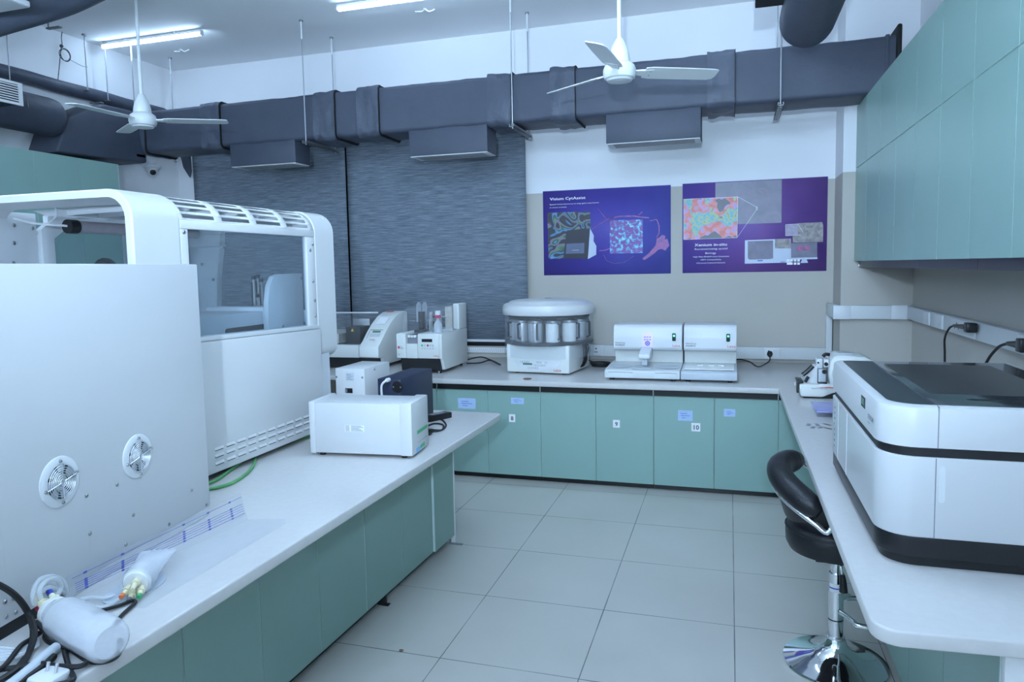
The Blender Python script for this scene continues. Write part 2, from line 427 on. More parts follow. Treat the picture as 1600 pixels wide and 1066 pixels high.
# roller blinds
def blind(x0, x1, label):
    t = thing('roller_blind', label, 'window blind', ((x0 + x1) / 2, 6.44, .955), group='grey roller blinds')
    b = B('blind_cloth'); n = 24
    b.loft([[(x0 + (x1 - x0) * i / n, 6.44 + .004 * sin(i * 1.7 + k), z) for i in range(n + 1)] for k, z in enumerate((.965, 1.6, 2.3, 3.04))], closed=False)
    o = b.build('fabric', t); sm = o.modifiers.new('thickness', 'SOLIDIFY'); sm.thickness = .002
    b = B('white_plastic'); b.box(x0, x1, 6.425, 6.447, .948, .972, .006); b.build('bottom_bar', t)
    b = B('white_plastic'); b.cyl((x0, 6.46, 3.06), (x1, 6.46, 3.06), .03); b.build('roller_tube', t)
    b = B('white_plastic')
    for x in (x0 + .006, x1 - .006): b.box(x - .006, x + .006, 6.42, 6.499, 3.02, 3.11, .002)
    b.build('bracket', t); return t
blind(-5.505, -3.672, 'left grey slubbed roller blind behind the glass-sided white instrument')
blind(-3.655, -1.805, 'right grey slubbed roller blind hanging beside the blue poster wall')

# ================================================================== LIGHTS
def batten(x, y, label, glow='tube_glow', drop=0.):
    t = thing('tube_light', label, 'light', (x, y, ZC), group='tube lights on the ceiling' if not drop else 'added unseen tube lights hanging over the front of the room')
    L = .565; z = ZC - drop
    b = B('white_plastic'); b.box(x - L, x + L, y - .018, y + .018, z - .033, z - .012, .004); b.build('housing', t)
    b = B(glow); b.prism(rrect(y - .017, y + .017, z - .060, z - .032, (.012, .012, 0, 0), 4), 'x', x - L + .012, x + L - .012)
    if drop: b.prism(rrect(y - .017, y + .017, z - .013, z + .014, (0, 0, .012, .012), 4), 'x', x - L + .012, x + L - .012)  # added hanging tubes also glow upwards to brighten the ceiling
    b.build('diffuser', t)
    for s in (-1, 1):
        b = B('white_plastic'); b.prism(rrect(y - .019, y + .019, z - .062, z - .031, (.012, .012, 0, 0), 4), 'x', x + s * L, x + s * (L - .013)); b.build('end_cap', t)
        b = B('white_plastic'); b.box(x + s * .28 - .012, x + s * .28 + .012, y - .021, y + .021, z - .03, z, .003)
        if drop: b.cyl((x + s * .28, y, z - .005), (x + s * .28, y, ZC), .004, seg=6)
        b.build('clip', t)
    return t
batten(-5.075, 5.487, 'lit white tube light on the ceiling above the left-hand ceiling fan')
batten(-2.52, 5.375, 'lit white tube light on the ceiling at the top centre of the photo')
batten(.0, 5.30, 'lit tube light over the right end of the back worktop')
for x, y, d, l in ((-4.2, 2.6, .65, 'added unseen tube light hanging over the left cabinets'), (-.75, 3.1, .65, 'added unseen tube light hanging over the middle aisle'), (-.42, 1.6, .65, 'added unseen tube light hanging over the bar stool side of the aisle'),
             (.45, -1.6, .95, 'added unseen tube light hanging over the right end of the front aisle'),
             (-4.2, -.4, .95, 'added unseen tube light hanging over the left end of the front aisle'), (-.45, -.4, .95, 'added unseen tube light hanging over the middle of the front aisle'),
             (-4.2, -2.2, 1.0, 'added unseen tube light hanging along the front wall, left'), (-1.2, -2.2, 1.0, 'added unseen tube light hanging along the front wall, right')):
    batten(x, y, l, 'added_tube_glow', d)  # hanging tubes out of view, added to even out the room's brightness

# camera flash of the photographer, its head tilted upwards
fl = bpy.data.lights.new('flash', 'SPOT'); fl.energy = 400; fl.color = (.54, .75, 1.0); fl.shadow_soft_size = .035; fl.spot_size = R_(82); fl.spot_blend = 1.0
fo = bpy.data.objects.new('flash_lamp', fl); COL.objects.link(fo); fo.location = (.0, -.8, 1.98)
fo.rotation_euler = V((-.23, 1, .20)).to_track_quat('-Z', 'Y').to_euler()

# ================================================================== CEILING FANS
def fan(x, y, z, phi, label, pitch=16):
    t = thing('ceiling_fan', label, 'ceiling fan', (x, y, ZC), group='white three-blade ceiling fans')
    b = B('fan_paint'); b.cyl((x, y, z + .16), (x, y, ZC - .01), .0125); b.build('down_rod', t)
    b = B('fan_paint'); b.rev([(.0, ZC), (.055, ZC), (.055, ZC - .02), (.02, ZC - .085), (.0, ZC - .085)], (x, y, 0)); b.build('ceiling_canopy', t)
    b = B('fan_paint'); b.rev([(.013, .205), (.022, .195), (.045, .15), (.058, .105), (.062, .085), (.062, .06), (.0, .06)], (x, y, z)); b.build('motor_cover', t)
    b = B('fan_paint'); b.rev([(.0, .062), (.065, .062), (.086, .046), (.096, .02), (.096, -.005), (.088, -.028), (.077, -.033), (.072, -.043), (.05, -.048), (0, -.048)], (x, y, z), seg=40); b.build('motor', t)
    for k in range(3):
        a = phi + k * 2 * pi / 3; d = V((cos(a), sin(a), 0)); s = V((-sin(a), cos(a), 0))
        up = V((0, 0, 1)); wv = (s * cos(R_(pitch)) - up * sin(R_(pitch)))
        nn = d.cross(wv)
        def sec(r, w0, w1, th=.0025): 
            c = V((x, y, z + .01)) + d * r
            return [c + wv * w0 + nn * th, c + wv * w1 + nn * th, c + wv * w1 - nn * th, c + wv * w0 - nn * th]
        b = B('fan_paint'); b.loft([sec(.15, -.052, .052), sec(.19, -.060, .060), sec(.40, -.060, .060), sec(.56, -.056, .058), sec(.59, -.052, .044), sec(.60, -.045, .02)]); o = b.build('blade', t)
        b = B('fan_paint', 'screw_metal'); b.loft([sec(.085, -.02, .02, .004), sec(.14, -.028, .028, .005), sec(.20, -.04, .04, .005)]); b.use('screw_metal')
        for q in (-.02, .02): b.cyl(V((x, y, z + .01)) + d * .185 + wv * q - nn * .006, V((x, y, z + .01)) + d * .185 + wv * q + nn * .006, .005, seg=8)
        b.build('blade_bracket', o)
    return t
fan(-.6245, 4.30, 2.772, R_(26), 'white ceiling fan in front of the grey duct, nearer the posters')
fan(-4.186, 4.40, 2.787, R_(28), 'white ceiling fan at the upper left near the tube light', 4)

# ================================================================== BACK DUCT
DY0, DY1, DZ0, DZ1 = 5.66, 6.05, 2.822, 3.212
t = thing('air_duct', 'long grey cloth-wrapped rectangular duct running across the back wall', 'duct', (-2, 5.85, DZ0))
def duct_run(x0, x1, g=0., n=None, amp=.004, seed=0, mt='duct_cloth'):
    b = B(mt); n = n or max(2, int((x1 - x0) / .06)); rings = []
    base = rrect(DY0 - g, DY1 + g, DZ0 - g, DZ1 + g, .035 + g, 4)
    P = []
    for i in range(len(base)):          # add in-between points for soft sides
        p, q = base[i], base[(i + 1) % len(base)]; L = math.dist(p, q); k = max(1, int(L / .07))
        for j in range(k): P.append((p[0] + (q[0] - p[0]) * j / k, p[1] + (q[1] - p[1]) * j / k))
    for i in range(n + 1):
        x = x0 + (x1 - x0) * i / n; r = []
        for (yy, zz) in P:
            d = amp * noise.noise(V((x * 6 + seed, yy * 7, zz * 7))) + amp * .6 * noise.noise(V((x * 17 + seed, yy * 15, zz * 15)))
            c = V((0, yy - (DY0 + DY1) / 2, zz - (DZ0 + DZ1) / 2)).normalized()
            r.append((x, yy + c.y * d, zz + c.z * d))
        rings.append(r)
    return b.loft(rings)
duct_run(-5.46, 1.10, amp=.006).build('duct_body', t, ang=60)
for x0, x1 in ((-5.42, -5.36), (-4.72, -4.50), (-3.52, -3.305), (-3.09, -2.88), (-1.90, -1.695), (-1.375, -1.17), (-.17, .03)):
    b = duct_run(x0, x1, .017, 18, .020, seed=x0 * 9, mt='duct_cloth_loose'); o = b.build('joint_wrap', t, ang=60)
    b = B('duct_black'); b.prism(rrect(DY0 - .020, DY1 + .020, DZ0 - .020, DZ1 + .020, .05, 4), 'x', x1 - .002, x1 + .003); b.build('wrap_edge', o)
b = B('duct_cloth'); b.box(1.03, 1.055, DY0 - .006, DY1 + .006, DZ0 - .006, DZ1 + .006, .003); b.build('joint_wrap', t)
b = B('duct_black'); b.box(1.095, 1.125, DY0 - .05, DY1 + .02, DZ0 - .04, DZ1 + .06, .012); b.build('end_flange', t)
for x0, x1, z in ((-4.428, -3.735, 2.632), (-2.619, -1.915, 2.612), (-.933, -.213, 2.606)):
    b = B('duct_cloth'); b.box(x0, x1, 5.675, 5.915, z, DZ0 + .03, .006); o = b.build('outlet_box', t)
    b = B('grille_metal', 'black_recess'); b.box(x0 + .006, x1 - .006, 5.681, 5.909, z - .006, z + .004, .002); b.use('black_recess')
    for k in range(7): b.box(x0 + .05, x1 - .05, 5.70 + k * .028, 5.712 + k * .028, z - .0065, z - .003)
    b.build('outlet_grille', o)
b = B('duct_cloth_loose')
p = [ony(*q, 6.40) for q in ((281, 238), (297, 238), (299, 268), (297, 278), (287, 262))]
b.prism([(q.x, q.z) for q in p], 'y', 6.39, 6.41, .006); b.build('loose_flap', t)

# hangers of the back duct
def hanger(x, label, y0=5.605, y1=6.10, channel=True):
    t = thing('duct_hanger', label, 'duct hanger', (x, (y0 + y1) / 2, ZC), group='rod hangers of the back duct')
    for y in (y0, y1):
        b = B('steel_rod'); b.cyl((x, y, 2.765), (x, y, ZC), .0055, seg=8); o = b.build('rod', t)
        b = B('galvanised'); b.cyl((x, y, ZC - .012), (x, y, ZC), .018, seg=12); b.cyl((x, y, 2.79), (x, y, 2.80), .013, seg=6); b.build('nut', o)
        b = B('white_plastic'); b.cyl((x, y, ZC - .16), (x, y, ZC - .012), .008, seg=8); b.build('sleeve', o)
    if not channel: y1 = y0 + .05
    b = B('galvanised', 'black_recess')
    b.box(x - .02, x + .02, y0 - .03, y1 + .03, 2.775, 2.779); b.box(x - .02, x - .016, y0 - .03, y1 + .03, 2.775, 2.799); b.box(x + .016, x + .02, y0 - .03, y1 + .03, 2.775, 2.799)
    b.use('black_recess')
    for k in range(9 if channel else 0): b.box(x - .008, x + .008, y0 + .02 + k * .055, y0 + .04 + k * .055, 2.7742, 2.776)
    b.build('channel', t)
hanger(-5.42, 'steel rod hanger of the back duct, furthest left of the four', channel=False)
hanger(-3.575, 'steel rod hanger of the back duct left of the second joint wrap')
hanger(-1.675, 'steel rod hanger of the back duct at the edge of the right blind')
hanger(.345, 'perforated steel hanger of the back duct above the purple poster')

# ================================================================== LEFT DUCT AND PIPE
t = thing('wall_duct', 'grey cloth-wrapped round duct along the left wall with a square elbow', 'duct', (-5.5, 4.2, 2.69))
b = B('duct_cloth'); b.prism([(4.72, 2.69), (5.70, 2.725), (5.70, 3.20), (5.22, 3.19), (4.85, 3.0)], 'x', -5.745, -5.40, .02); b.build('elbow_box', t, ang=50)
b = B('duct_cloth'); b.rev([(.0, 4.80), (.08, 4.80), (.125, 4.785), (.150, 4.75), (.158, 4.70), (.158, 2.0), (0, 2.0)], (-5.46, 0, 2.98), (0, 1, 0), 36); b.build('round_duct', t)
b = B('duct_cloth'); b.box(-5.40, -5.12, 3.5, 4.20, 2.945, 3.095, .008); o = b.build('outlet_box', t)
b = B('paper_white', 'black_recess'); b.box(-5.122, -5.105, 3.49, 4.21, 2.935, 3.105, .004); b.use('black_recess'); b.box(-5.1055, -5.1035, 3.53, 4.17, 2.955, 3.085); b.use('paper_white')
for k in range(7): b.box(-5.1045, -5.098, 3.525, 4.175, 2.962 + k * .018, 2.971 + k * .018, .002)
b.build('outlet_grille', o)
for y in (2.6, 4.4): b = B('galvanised'); b.tube([(-5.62, y, 3.0), (-5.6, y, 3.1), (-5.46, y, 3.146), (-5.32, y, 3.08), (-5.292, y, 2.98)], .004, 6); b.cyl((-5.46, y, 3.14), (-5.46, y, ZC), .004, seg=6); b.build('strap', t)
t = thing('insulated_pipe', 'grey insulated pipe running along the left wall above the round duct', 'pipe', (-5.68, 4, 3.3))
b = B('duct_cloth_loose'); b.tube([(-5.68, 1.5 + k * .25, 3.325 + .004 * sin(k * 2.1)) for k in range(20)], .058, 14, sm=2); b.build('pipe_sleeve', t)
for y in (4.35, 5.42): b = B('galvanised'); b.box(-5.745, -5.615, y - .02, y + .02, 3.255, 3.266, .002); b.build('pipe_bracket', t)
for (a, c, l) in (((135, 64), (137, 141), 'thin white rod hanging from the ceiling above the left pipe'), ((160, 60), (169, 157), 'thin rod with a hooked foot left of the left-hand fan rod')):
    p = onx(*c, -5.60); t = thing('hanging_rod', l, 'rod', (p.x, p.y, ZC), group='thin rods over the left pipe')
    b = B('steel_rod'); b.cyl((p.x, p.y, p.z), (p.x, p.y, ZC), .005, seg=8); b.build('rod', t)
    b = B('galvanised'); b.cyl((p.x, p.y, ZC - .012), (p.x, p.y, ZC), .02, seg=10); b.box(p.x - .1, p.x + .015, p.y - .012, p.y + .012, p.z - .004, p.z + .004, .001); b.build('foot_plate', t)
# coil of wire on the left wall
Q = lambda a, c: onx(a, c, -5.72)
b = B('ink_dark'); b.tube([Q(98, 45), Q(96, 58), Q(97, 70), Q(95, 78), Q(93, 100), Q(91, 120), Q(89, 134)], .0035, 6)
c0 = Q(101, 86)
b.tube([c0 + V((0, .055 * cos(a), .05 * sin(a))) for a in [k * pi / 6 for k in range(12)]], .0035, 6, closed=True)
b.tube([c0 + V((.006, .05 * cos(a) + .004, .055 * sin(a))) for a in [k * pi / 6 for k in range(12)]], .0035, 6, closed=True)
b.tube([Q(107, 92), Q(118, 98), Q(128, 103), Q(137, 105)], .002, 6); b.ball(Q(96, 72), .016, 10)
tag(b.build('wire_coil'), 'loose coil of dark wire hanging high on the left wall', 'wire')
# big duct and air conditioner at the top left
t = thing('flexible_duct', 'dark wrapped round duct under the ceiling at the top left corner', 'duct', (-4.6, 3.9, 3.5))
b = B('duct_cloth'); b.tube([onz(-30, 28, 3.45), onz(0, 18, 3.47), onz(60, 0, 3.52), onz(110, -18, 3.58), onz(190, -60, 3.62)], .145, 20, sm=5); b.build('duct_sleeve', t)
b = B('galvanised'); q = onz(82, 12, 3.56); b.cyl(q, (q.x, q.y, ZC), .006, seg=8); b.box(q.x - .06, q.x + .06, q.y - .015, q.y + .015, q.z - .145, q.z - .135, .002); b.cyl((q.x - .05, q.y, q.z - .14), (q.x - .05, q.y, ZC), .005, seg=8); b.build('strap', t)
c0 = onz(51, 12, 3.36)
t = thing('ceiling_air_conditioner', 'white ceiling air conditioner panel cut by the top left corner of the photo', 'air conditioner', (c0.x - .4, c0.y - .4, 3.36))
b = B('white_plastic'); b.prism(rrect(c0.x - .84, c0.x, c0.y - .84, c0.y, .03, 4), 'z', 3.36, 3.395, .008, bvall=False); b.build('front_panel', t)
b = B('duct_cloth'); b.box(c0.x - .80, c0.x - .05, c0.y - .80, c0.y - .06, 3.395, 3.62, .01); b.build('body', t)
b = B('black_plastic'); b.cyl((c0.x - .10, c0.y - .16, 3.359), (c0.x - .10, c0.y - .16, 3.362), .014); b.build('sensor', t)
b = B('steel_rod')
for sx in (-.7, -.15):
    for sy in (-.7, -.15): b.cyl((c0.x + sx, c0.y + sy, 3.62), (c0.x + sx, c0.y + sy, ZC), .006, seg=8)
b.build('hanging_rods', t)
# right-hand round duct over the wall cabinets
t = thing('round_duct', 'dark grey round duct coming towards the camera at the top right', 'duct', (.474, 3.5, 3.05))
b = B('duct_cloth'); b.rev([(0, 5.24), (.10, 5.24), (.145, 5.225), (.168, 5.19), (.172, 5.14), (.172, -1.5), (0, -1.5)], (.474, 0, 3.222), (0, 1, 0), 40); b.build('duct_sleeve', t)
b = B('duct_black'); b.box(.14, .36, 4.15, 4.80, 3.215, 3.50, .006); b.build('outlet_box', t)
for y in (-.8, 3.0):
    b = B('steel_rod')
    for s in (-.19, .19): b.cyl((.474 + s, y, 3.04), (.474 + s, y, ZC), .0055, seg=8)
    b.box(.474 - .21, .474 + .21, y - .015, y + .015, 3.03, 3.046, .002); b.build('strap', t)
# dome camera
c0 = onx(238, 263, -5.66)
t = thing('security_camera', 'white dome security camera with a black eye on the left wall by the window', 'camera', (XL, c0.y, c0.z))
b = B('white_plastic'); b.box(XL, c0.x + .01, c0.y - .03, c0.y + .03, c0.z + .012, c0.z + .034, .005); b.build('wall_bracket', t)
b = B('white_plastic'); b.rev([(0, .03), (.072, .03), (.076, .02), (.076, .006), (.058, .0), (.056, -.022), (.0, -.022)], c0); b.build('base_plate', t)
b = B('white_plastic'); b.ball(c0 + V((0, 0, -.032)), .05, 20); o = b.build('dome', t)
b = B('black_plastic'); dv = (V((0, 0, CH)) - (c0 + V((0, 0, -.032)))).normalized(); dv = (dv + V((.05, .1, -.25))).normalized(); q = c0 + V((0, 0, -.032)); b.rev([(0, .052), (.018, .052), (.026, .046), (.03, .038), (0, .03)], q, dv, 20); b.build('lens', o)
b = B('white_plastic'); b.tube([c0 + V((-.02, 0, .03)), c0 + V((0, .05, .06)), c0 + V((-.03, .14, .12)), c0 + V((-.07, .2, .16))], .004, 6); b.build('cable', t)

for px, py, l in ((664, 15, 'small white wire hook on the ceiling beside the top centre tube light'), (283, 78, 'thin white wire on the ceiling right of the left tube light')):
    q = onz(px, py, ZC - .004); b = B('paper_white'); b.tube([q + V((-.10, .02, .002)), q + V((-.04, .03, .0)), q, q + V((.04, .0, -.02)), q + V((.08, .01, -.005)), q + V((.03, .03, -.012))], .006, 6); b.cyl(q, q + V((0, 0, .004)), .018, seg=12)
    tag(b.build('ceiling_hook'), l, 'hook')

# ================================================================== POSTERS
def poster_tools(x0, z0, cx, cy, sc):
    def L(a, c, off=.0):
        p = ony(cx + a / sc, cy + c / sc, 6.494); return (p.x, 6.4945 - off, p.z)
    return L
def flat(t, name, mname, pts, L, off, sub=None):
    b = B(mname); b.poly([L(*p, off) for p in pts][::-1]); o = b.build(name, sub or t)
    return o
def ribbon(b, pts, w, L, off):
    P = [V(L(*p, off)) for p in pts]
    for i in range(len(P) - 1):
        d = P[i + 1] - P[i]; n = V((-d.z, 0, d.x)).normalized() * w / 2
        b.poly([P[i] - n, P[i + 1] - n, P[i + 1] + n, P[i] + n])
def ptext(b, s, L, a, c, a2, size, off, bold=0.0):
    p = V(L(a, c, off)); q = V(L(a2, c, off)); b.text(s, frame_wall(p), size, bold, width=(q - p).x)
L = poster_tools(0, 0, 840, 280, 6.664)
p00 = L(67, 1003); p11 = L(1386, 60)
t = thing('wall_poster', 'blue instrument poster with a dark device picture, left on the back wall', 'poster', (p00[0], 6.4955, p00[2]), group='printed posters on the back wall')
b = B('poster_blue'); b.poly([(L(67, 1003)[0], 6.4955, p00[2]), (p11[0], 6.4955, p00[2]), (p11[0], 6.4955, p11[2]), (p00[0], 6.4955, p11[2])]); o = b.build('sheet', t); o.modifiers.new('thickness', 'SOLIDIFY').thickness = .002; o.modifiers[0].offset = -1
b = B('ink_white'); ptext(b, 'Visium CytAssist', L, 128, 222, 500, .034, .0016, .012); b.build('title_text', t)
for s_, a_, c_, a2_ in (('Spatial transcriptomics to map gene expression', 126, 272, 637), ('in tissue context.', 126, 303, 302)):
    b = B('ink_white'); ptext(b, s_, L, a_, c_, a2_, .016, .0016); b.build('caption_text', t)
flat(t, 'tissue_picture', 'print_tissue_bands', [(100, 362), (112, 350), (535, 335), (549, 346), (556, 815), (545, 825), (128, 830), (114, 818)], L, .0010)
def rprint(pts, w_, off, m_='print_red_wash'): b = B(m_); ribbon(b, pts, w_, L, off); b.build('red_tissue_print', t)
for pts, w_ in (([(565, 525), (640, 470), (745, 412), (800, 396)], .006), ([(750, 410), (850, 388), (1000, 385), (1110, 400), (1160, 402)], .012), ([(1170, 435), (1240, 420), (1265, 480), (1265, 560), (1238, 610)], .008),
               ([(645, 745), (700, 742), (760, 720)], .008), ([(625, 300), (680, 370), (735, 430)], .003), ([(655, 345), (710, 410)], .002), ([(1050, 375), (1090, 340)], .007), ([(690, 790), (720, 850), (800, 880), (900, 868), (1000, 800)], .003)):
    rprint(pts, w_, .0011)
b = B('print_red_wash'); b.poly([L(*q, .0013) for q in ((1240, 620), (1262, 610), (1300, 580), (1330, 590), (1325, 630), (1350, 620), (1372, 690), (1330, 745), (1290, 725), (1255, 735), (1220, 770), (1180, 800), (1110, 845), (1090, 825), (1160, 770), (1230, 690))][::-1]); b.build('red_tissue_print', t)
flat(t, 'cell_picture', 'print_cells', [(752, 430), (1094, 420), (1095, 770), (753, 776)], L, .0015)
b = B('print_cells')
for k in range(70):
    a, c = random.gauss(760, 45), random.gauss(480, 60) if k < 35 else random.gauss(800, 40)
    if k >= 35: a = random.gauss(820, 50)
    if 580 < a < 760 or c > 776: ribbon(b, [(a, c), (a + 5, c)], .0009, L, .0014)
b.build('scatter_dots', t)
d = flat(t, 'device_picture', 'print_dark_device', [(300, 542), (318, 532), (545, 512), (522, 830), (268, 826)], L, .0014)
flat(t, 'device_side', 'print_light_device', [(546, 513), (586, 588), (582, 645), (612, 697), (610, 787), (524, 832)], L, .0014, d)
flat(t, 'device_tray', 'print_mid_device', [(300, 674), (488, 664), (484, 772), (294, 778)], L, .0018, d)
b = B('ink_white'); ptext(b, '10x GENOMICS', L, 356, 744, 428, .009, .0022); b.build('device_text', d)

L = poster_tools(0, 0, 1060, 270, 6.272)
p00 = L(40, 984); p11 = L(1466, 36)
t = thing('wall_poster', 'purple instrument poster with a coloured tissue picture, right on the back wall', 'poster', (p00[0], 6.4955, p00[2]), group='printed posters on the back wall')
b = B('poster_purple'); b.poly([(p00[0], 6.4955, p00[2]), (p11[0], 6.4955, p00[2]), (p11[0], 6.4955, p11[2]), (p00[0], 6.4955, p11[2])]); o = b.build('sheet', t); o.modifiers.new('thickness', 'SOLIDIFY').thickness = .002; o.modifiers[0].offset = -1
flat(t, 'grey_section_picture', 'print_grey_section', [(362, 99), (1015, 66), (1010, 490), (362, 512)], L, .0008)
for pts, w_ in (([(535, 130), (600, 165), (640, 130), (690, 160), (715, 210), (745, 250)], .008), ([(570, 170), (610, 225), (660, 180), (700, 240)], .008), ([(785, 165), (830, 150), (880, 185), (870, 235), (830, 215), (795, 175)], .014), ([(590, 350), (680, 335), (760, 345), (860, 320), (1000, 310)], .004)):
    rprint(pts, w_, .0011, 'print_red_faint')
flat(t, 'tissue_picture', 'print_tissue_colour', [(52, 260), (582, 236), (575, 637), (52, 656)], L, .0014)
b = B('ink_white'); ribbon(b, [(52, 260), (582, 236), (575, 637), (52, 656), (52, 260)], .0025, L, .0018); ribbon(b, [(582, 236), (770, 338)], .002, L, .0018); ribbon(b, [(575, 637), (772, 352)], .002, L, .0018)
ribbon(b, [(762, 334), (776, 334), (776, 360), (762, 360), (762, 334)], .002, L, .0018); b.build('callout_lines', t)
b = B('ink_white'); ptext(b, 'Xenium in-situ', L, 160, 722, 477, .034, .0016, .012); b.build('title_text', t)
for s, a, c, a2, z in (('Revolutionizing spatial', 158, 758, 477, .022), ('Biology', 262, 797, 366, .022), ('High-Plex RNA/Protein Detection', 143, 832, 495, .016), ('100% Compatibility', 213, 860, 415, .016), ('Advanced Onboard Analysis', 176, 892, 458, .016)):
    b = B('ink_white'); ptext(b, s, L, a, c, a2, z, .0016); b.build('caption_text', t)
d = flat(t, 'device_picture', 'print_light_device', [(652, 662), (1104, 645), (1104, 880), (650, 892)], L, .0012)
flat(t, 'device_window', 'print_screen', [(680, 672), (928, 664), (928, 838), (905, 846), (695, 852), (680, 836)], L, .0016, d)
flat(t, 'device_screen', 'print_brown_section', [(946, 652), (1104, 646), (1104, 742), (946, 742)], L, .0016, d)
b = B('ink_blue'); ribbon(b, [(775, 863), (828, 861)], .009, L, .0016); ribbon(b, [(1000, 876), (1045, 874)], .005, L, .0016); b.build('device_badge', d)
d = flat(t, 'monitor_picture', 'print_screen', [(1105, 692), (1360, 682), (1360, 828), (1105, 834)], L, .0014)
flat(t, 'red_cells_print', 'print_red_cluster', [(1145, 745), (1180, 718), (1240, 712), (1285, 735), (1280, 762), (1160, 768)], L, .0018, d)
b = B('print_light_device'); b.poly([L(*q, .0018) for q in ((1105, 835), (1362, 828), (1362, 846), (1105, 852))][::-1]); b.poly([L(*q, .0018) for q in ((1212, 850), (1255, 848), (1272, 882), (1196, 886))][::-1]); b.build('monitor_stand', d)
b = B('ink_white')
for r in range(2):
    for k in range(4):
        if r == 1 and k == 1: continue
        a = 1062 + k * 34; c = 848 + r * 31; w2 = 58 if (r == 1 and k == 0) else 26
        b.poly([L(*q, .0020) for q in ((a, c), (a + w2, c - 1), (a + w2, c + 22), (a, c + 23))][::-1])
b.build('key_tiles', t)
flat(t, 'brown_section_picture', 'print_brown_section', [(1170, 495), (1408, 484), (1420, 520), (1418, 678), (1122, 686), (1120, 615), (1170, 610)], L, .0010)
flat(t, 'pale_section_picture', 'print_pale_section', [(1050, 508), (1170, 501), (1170, 612), (1050, 618)], L, .0014)
b = B('ink_white'); ribbon(b, [(1200, 610), (1168, 612), (1050, 618), (1050, 508), (1170, 501), (1224, 588)], .0018, L, .0018); b.build('section_outline', t)

# ================================================================== WORKTOPS AND CABINETS
TH = .040
def top(name, pts, label, bv=.006):
    t = B('bench_top'); t.prism(pts, 'z', ZT - TH, ZT, bv, 3, bvall=False); return tag(t.build(name, recalc=True), label, 'worktop')
def arc(cx, cy, r, a0, a1, n=6): return [(cx + r * cos(R_(a0 + (a1 - a0) * k / n)), cy + r * sin(R_(a0 + (a1 - a0) * k / n))) for k in range(n + 1)]
top('worktop', [(-5.30, 5.135), (.327, 5.135)] + arc(.387, 1.835, .060, 180, 270) + [(1.333, 1.835), (1.333, 6.078), (.828, 6.078), (.828, 6.498), (-5.30, 6.498)],
    'L-shaped white worktop along the back wall and down the right-hand wall')
xe = lambda y: -1.2835 - (3.977 - y) * .0140
top('worktop', [(xe(.3), .3)] + arc(xe(3.93) - .045, 3.932, .045, 0, 90) + [(-3.35, 3.977), (-3.35, .3)], 'white worktop of the left bench under the big white instruments')

def doorbox(b, x0, x1, z0, z1, y0=0, th=.018):
    b.use('green_edge'); b.box(x0, x1, y0 + .0012, y0 + th, z0, z1); b.use('green_laminate'); b.box(x0, x1, y0, y0 + .0013, z0, z1)
def base_unit(loc, rz, label, doors, depth=.6, proud=0., cards=(), zb=.045, endtrim=False, group='green base cabinets'):
    """front faces local -y; doors are widths laid from local x = 0"""
    t = thing('base_cabinet', label, 'cabinet', loc, rz, group); W = sum(doors); ob = []
    b = B('cabinet_carcass'); b.box(.001, W - .001, .022, depth, zb, ZT - TH - .001); b.build('carcass', t, False)
    b = B('black_recess', 'grille_metal'); b.box(.001, W - .001, .012, .021, .703, ZT - TH - .001); b.use('grille_metal'); b.box(W - .006, W - .001, .006, .022, .703, ZT - TH - .001); b.build('recess_rail', t, False)
    b = B('toe_kick'); b.box(.001, W - .001, .045, .06, .001, zb); b.build('toe_kick', t, False)
    x = 0
    for i, w in enumerate(doors):
        b = B('green_laminate'); doorbox(b, x + .002, x + w - .002, zb, .700, -proud); o = b.build('door', t, False); ob.append(o); x += w
    if endtrim:
        b = B('paper_white'); b.box(W - .001, W + .012, -.002 - proud, .03, .001, .752); b.build('edge_trim', t, False)
    for (di, kind, x0, x1, z0, z1, txt) in cards:
        if kind == 'num':
            b = B('paper_white', 'ink_dark'); b.box(x0, x1, -.0012 - proud, -.0002 - proud, z0, z1); b.use('ink_dark')
            s = (z1 - z0) * .75
            b.text(txt, frame_wall(((x0 + x1) / 2, -.0016 - proud, z0 + (z1 - z0) * .22)), s, .02, 'CENTER'); b.build('number_card', ob[di], False)
        else:
            b = B('paper_blue', 'ink_blue'); b.box(x0, x1, -.0012 - proud, -.0002 - proud, z0, z1); b.use('ink_blue'); w = x1 - x0; h = z1 - z0
            for k, (u0, u1) in enumerate(((.18, .62), (.2, .8), (.25, .55))):
                zz = z0 + h * (.66 - .2 * k); b.box(x0 + w * u0, x0 + w * u1, -.0016 - proud, -.0011 - proud, zz, zz + h * .05)
            b.build('paper_note', ob[di], False)
    return t
X0 = -2.223; dw = .4250
lx = lambda x, x0: x - x0
base_unit((X0 - 2 * dw, 5.2, 0), 0, 'green base cabinet under the back worktop, half hidden behind the white instrument boxes', (dw, dw), 1.25)
base_unit((X0, 5.2, 0), 0, 'green base cabinet with a large blue note and the number 8 card', (dw, dw), 1.25,
          cards=((0, 'note', lx(-2.045, X0), lx(-1.898, X0), .552, .636, ''), (1, 'note', lx(-1.608, X0), lx(-1.503, X0), .605, .654, ''), (1, 'num', lx(-1.626, X0), lx(-1.576, X0), .462, .523, '8')))
X1 = X0 + 2 * dw
base_unit((X1, 5.2, 0), 0, 'green base cabinet with the number 9 card on its right door', (dw, dw), 1.25, cards=((1, 'num', lx(-.820, X1), lx(-.769, X1), .456, .514, '9'),))
X2 = X1 + 2 * dw
base_unit((X2, 5.2, 0), 0, 'green base cabinet with the number 10 card and two small blue notes', (dw, dw + .004), 1.25,
          cards=((0, 'note', lx(-.350, X2), lx(-.247, X2), .530, .606, ''), (0, 'num', lx(-.256, X2), lx(-.194, X2), .456, .517, '10'), (1, 'note', lx(-.033, X2), lx(.045, X2), .574, .628, '')))
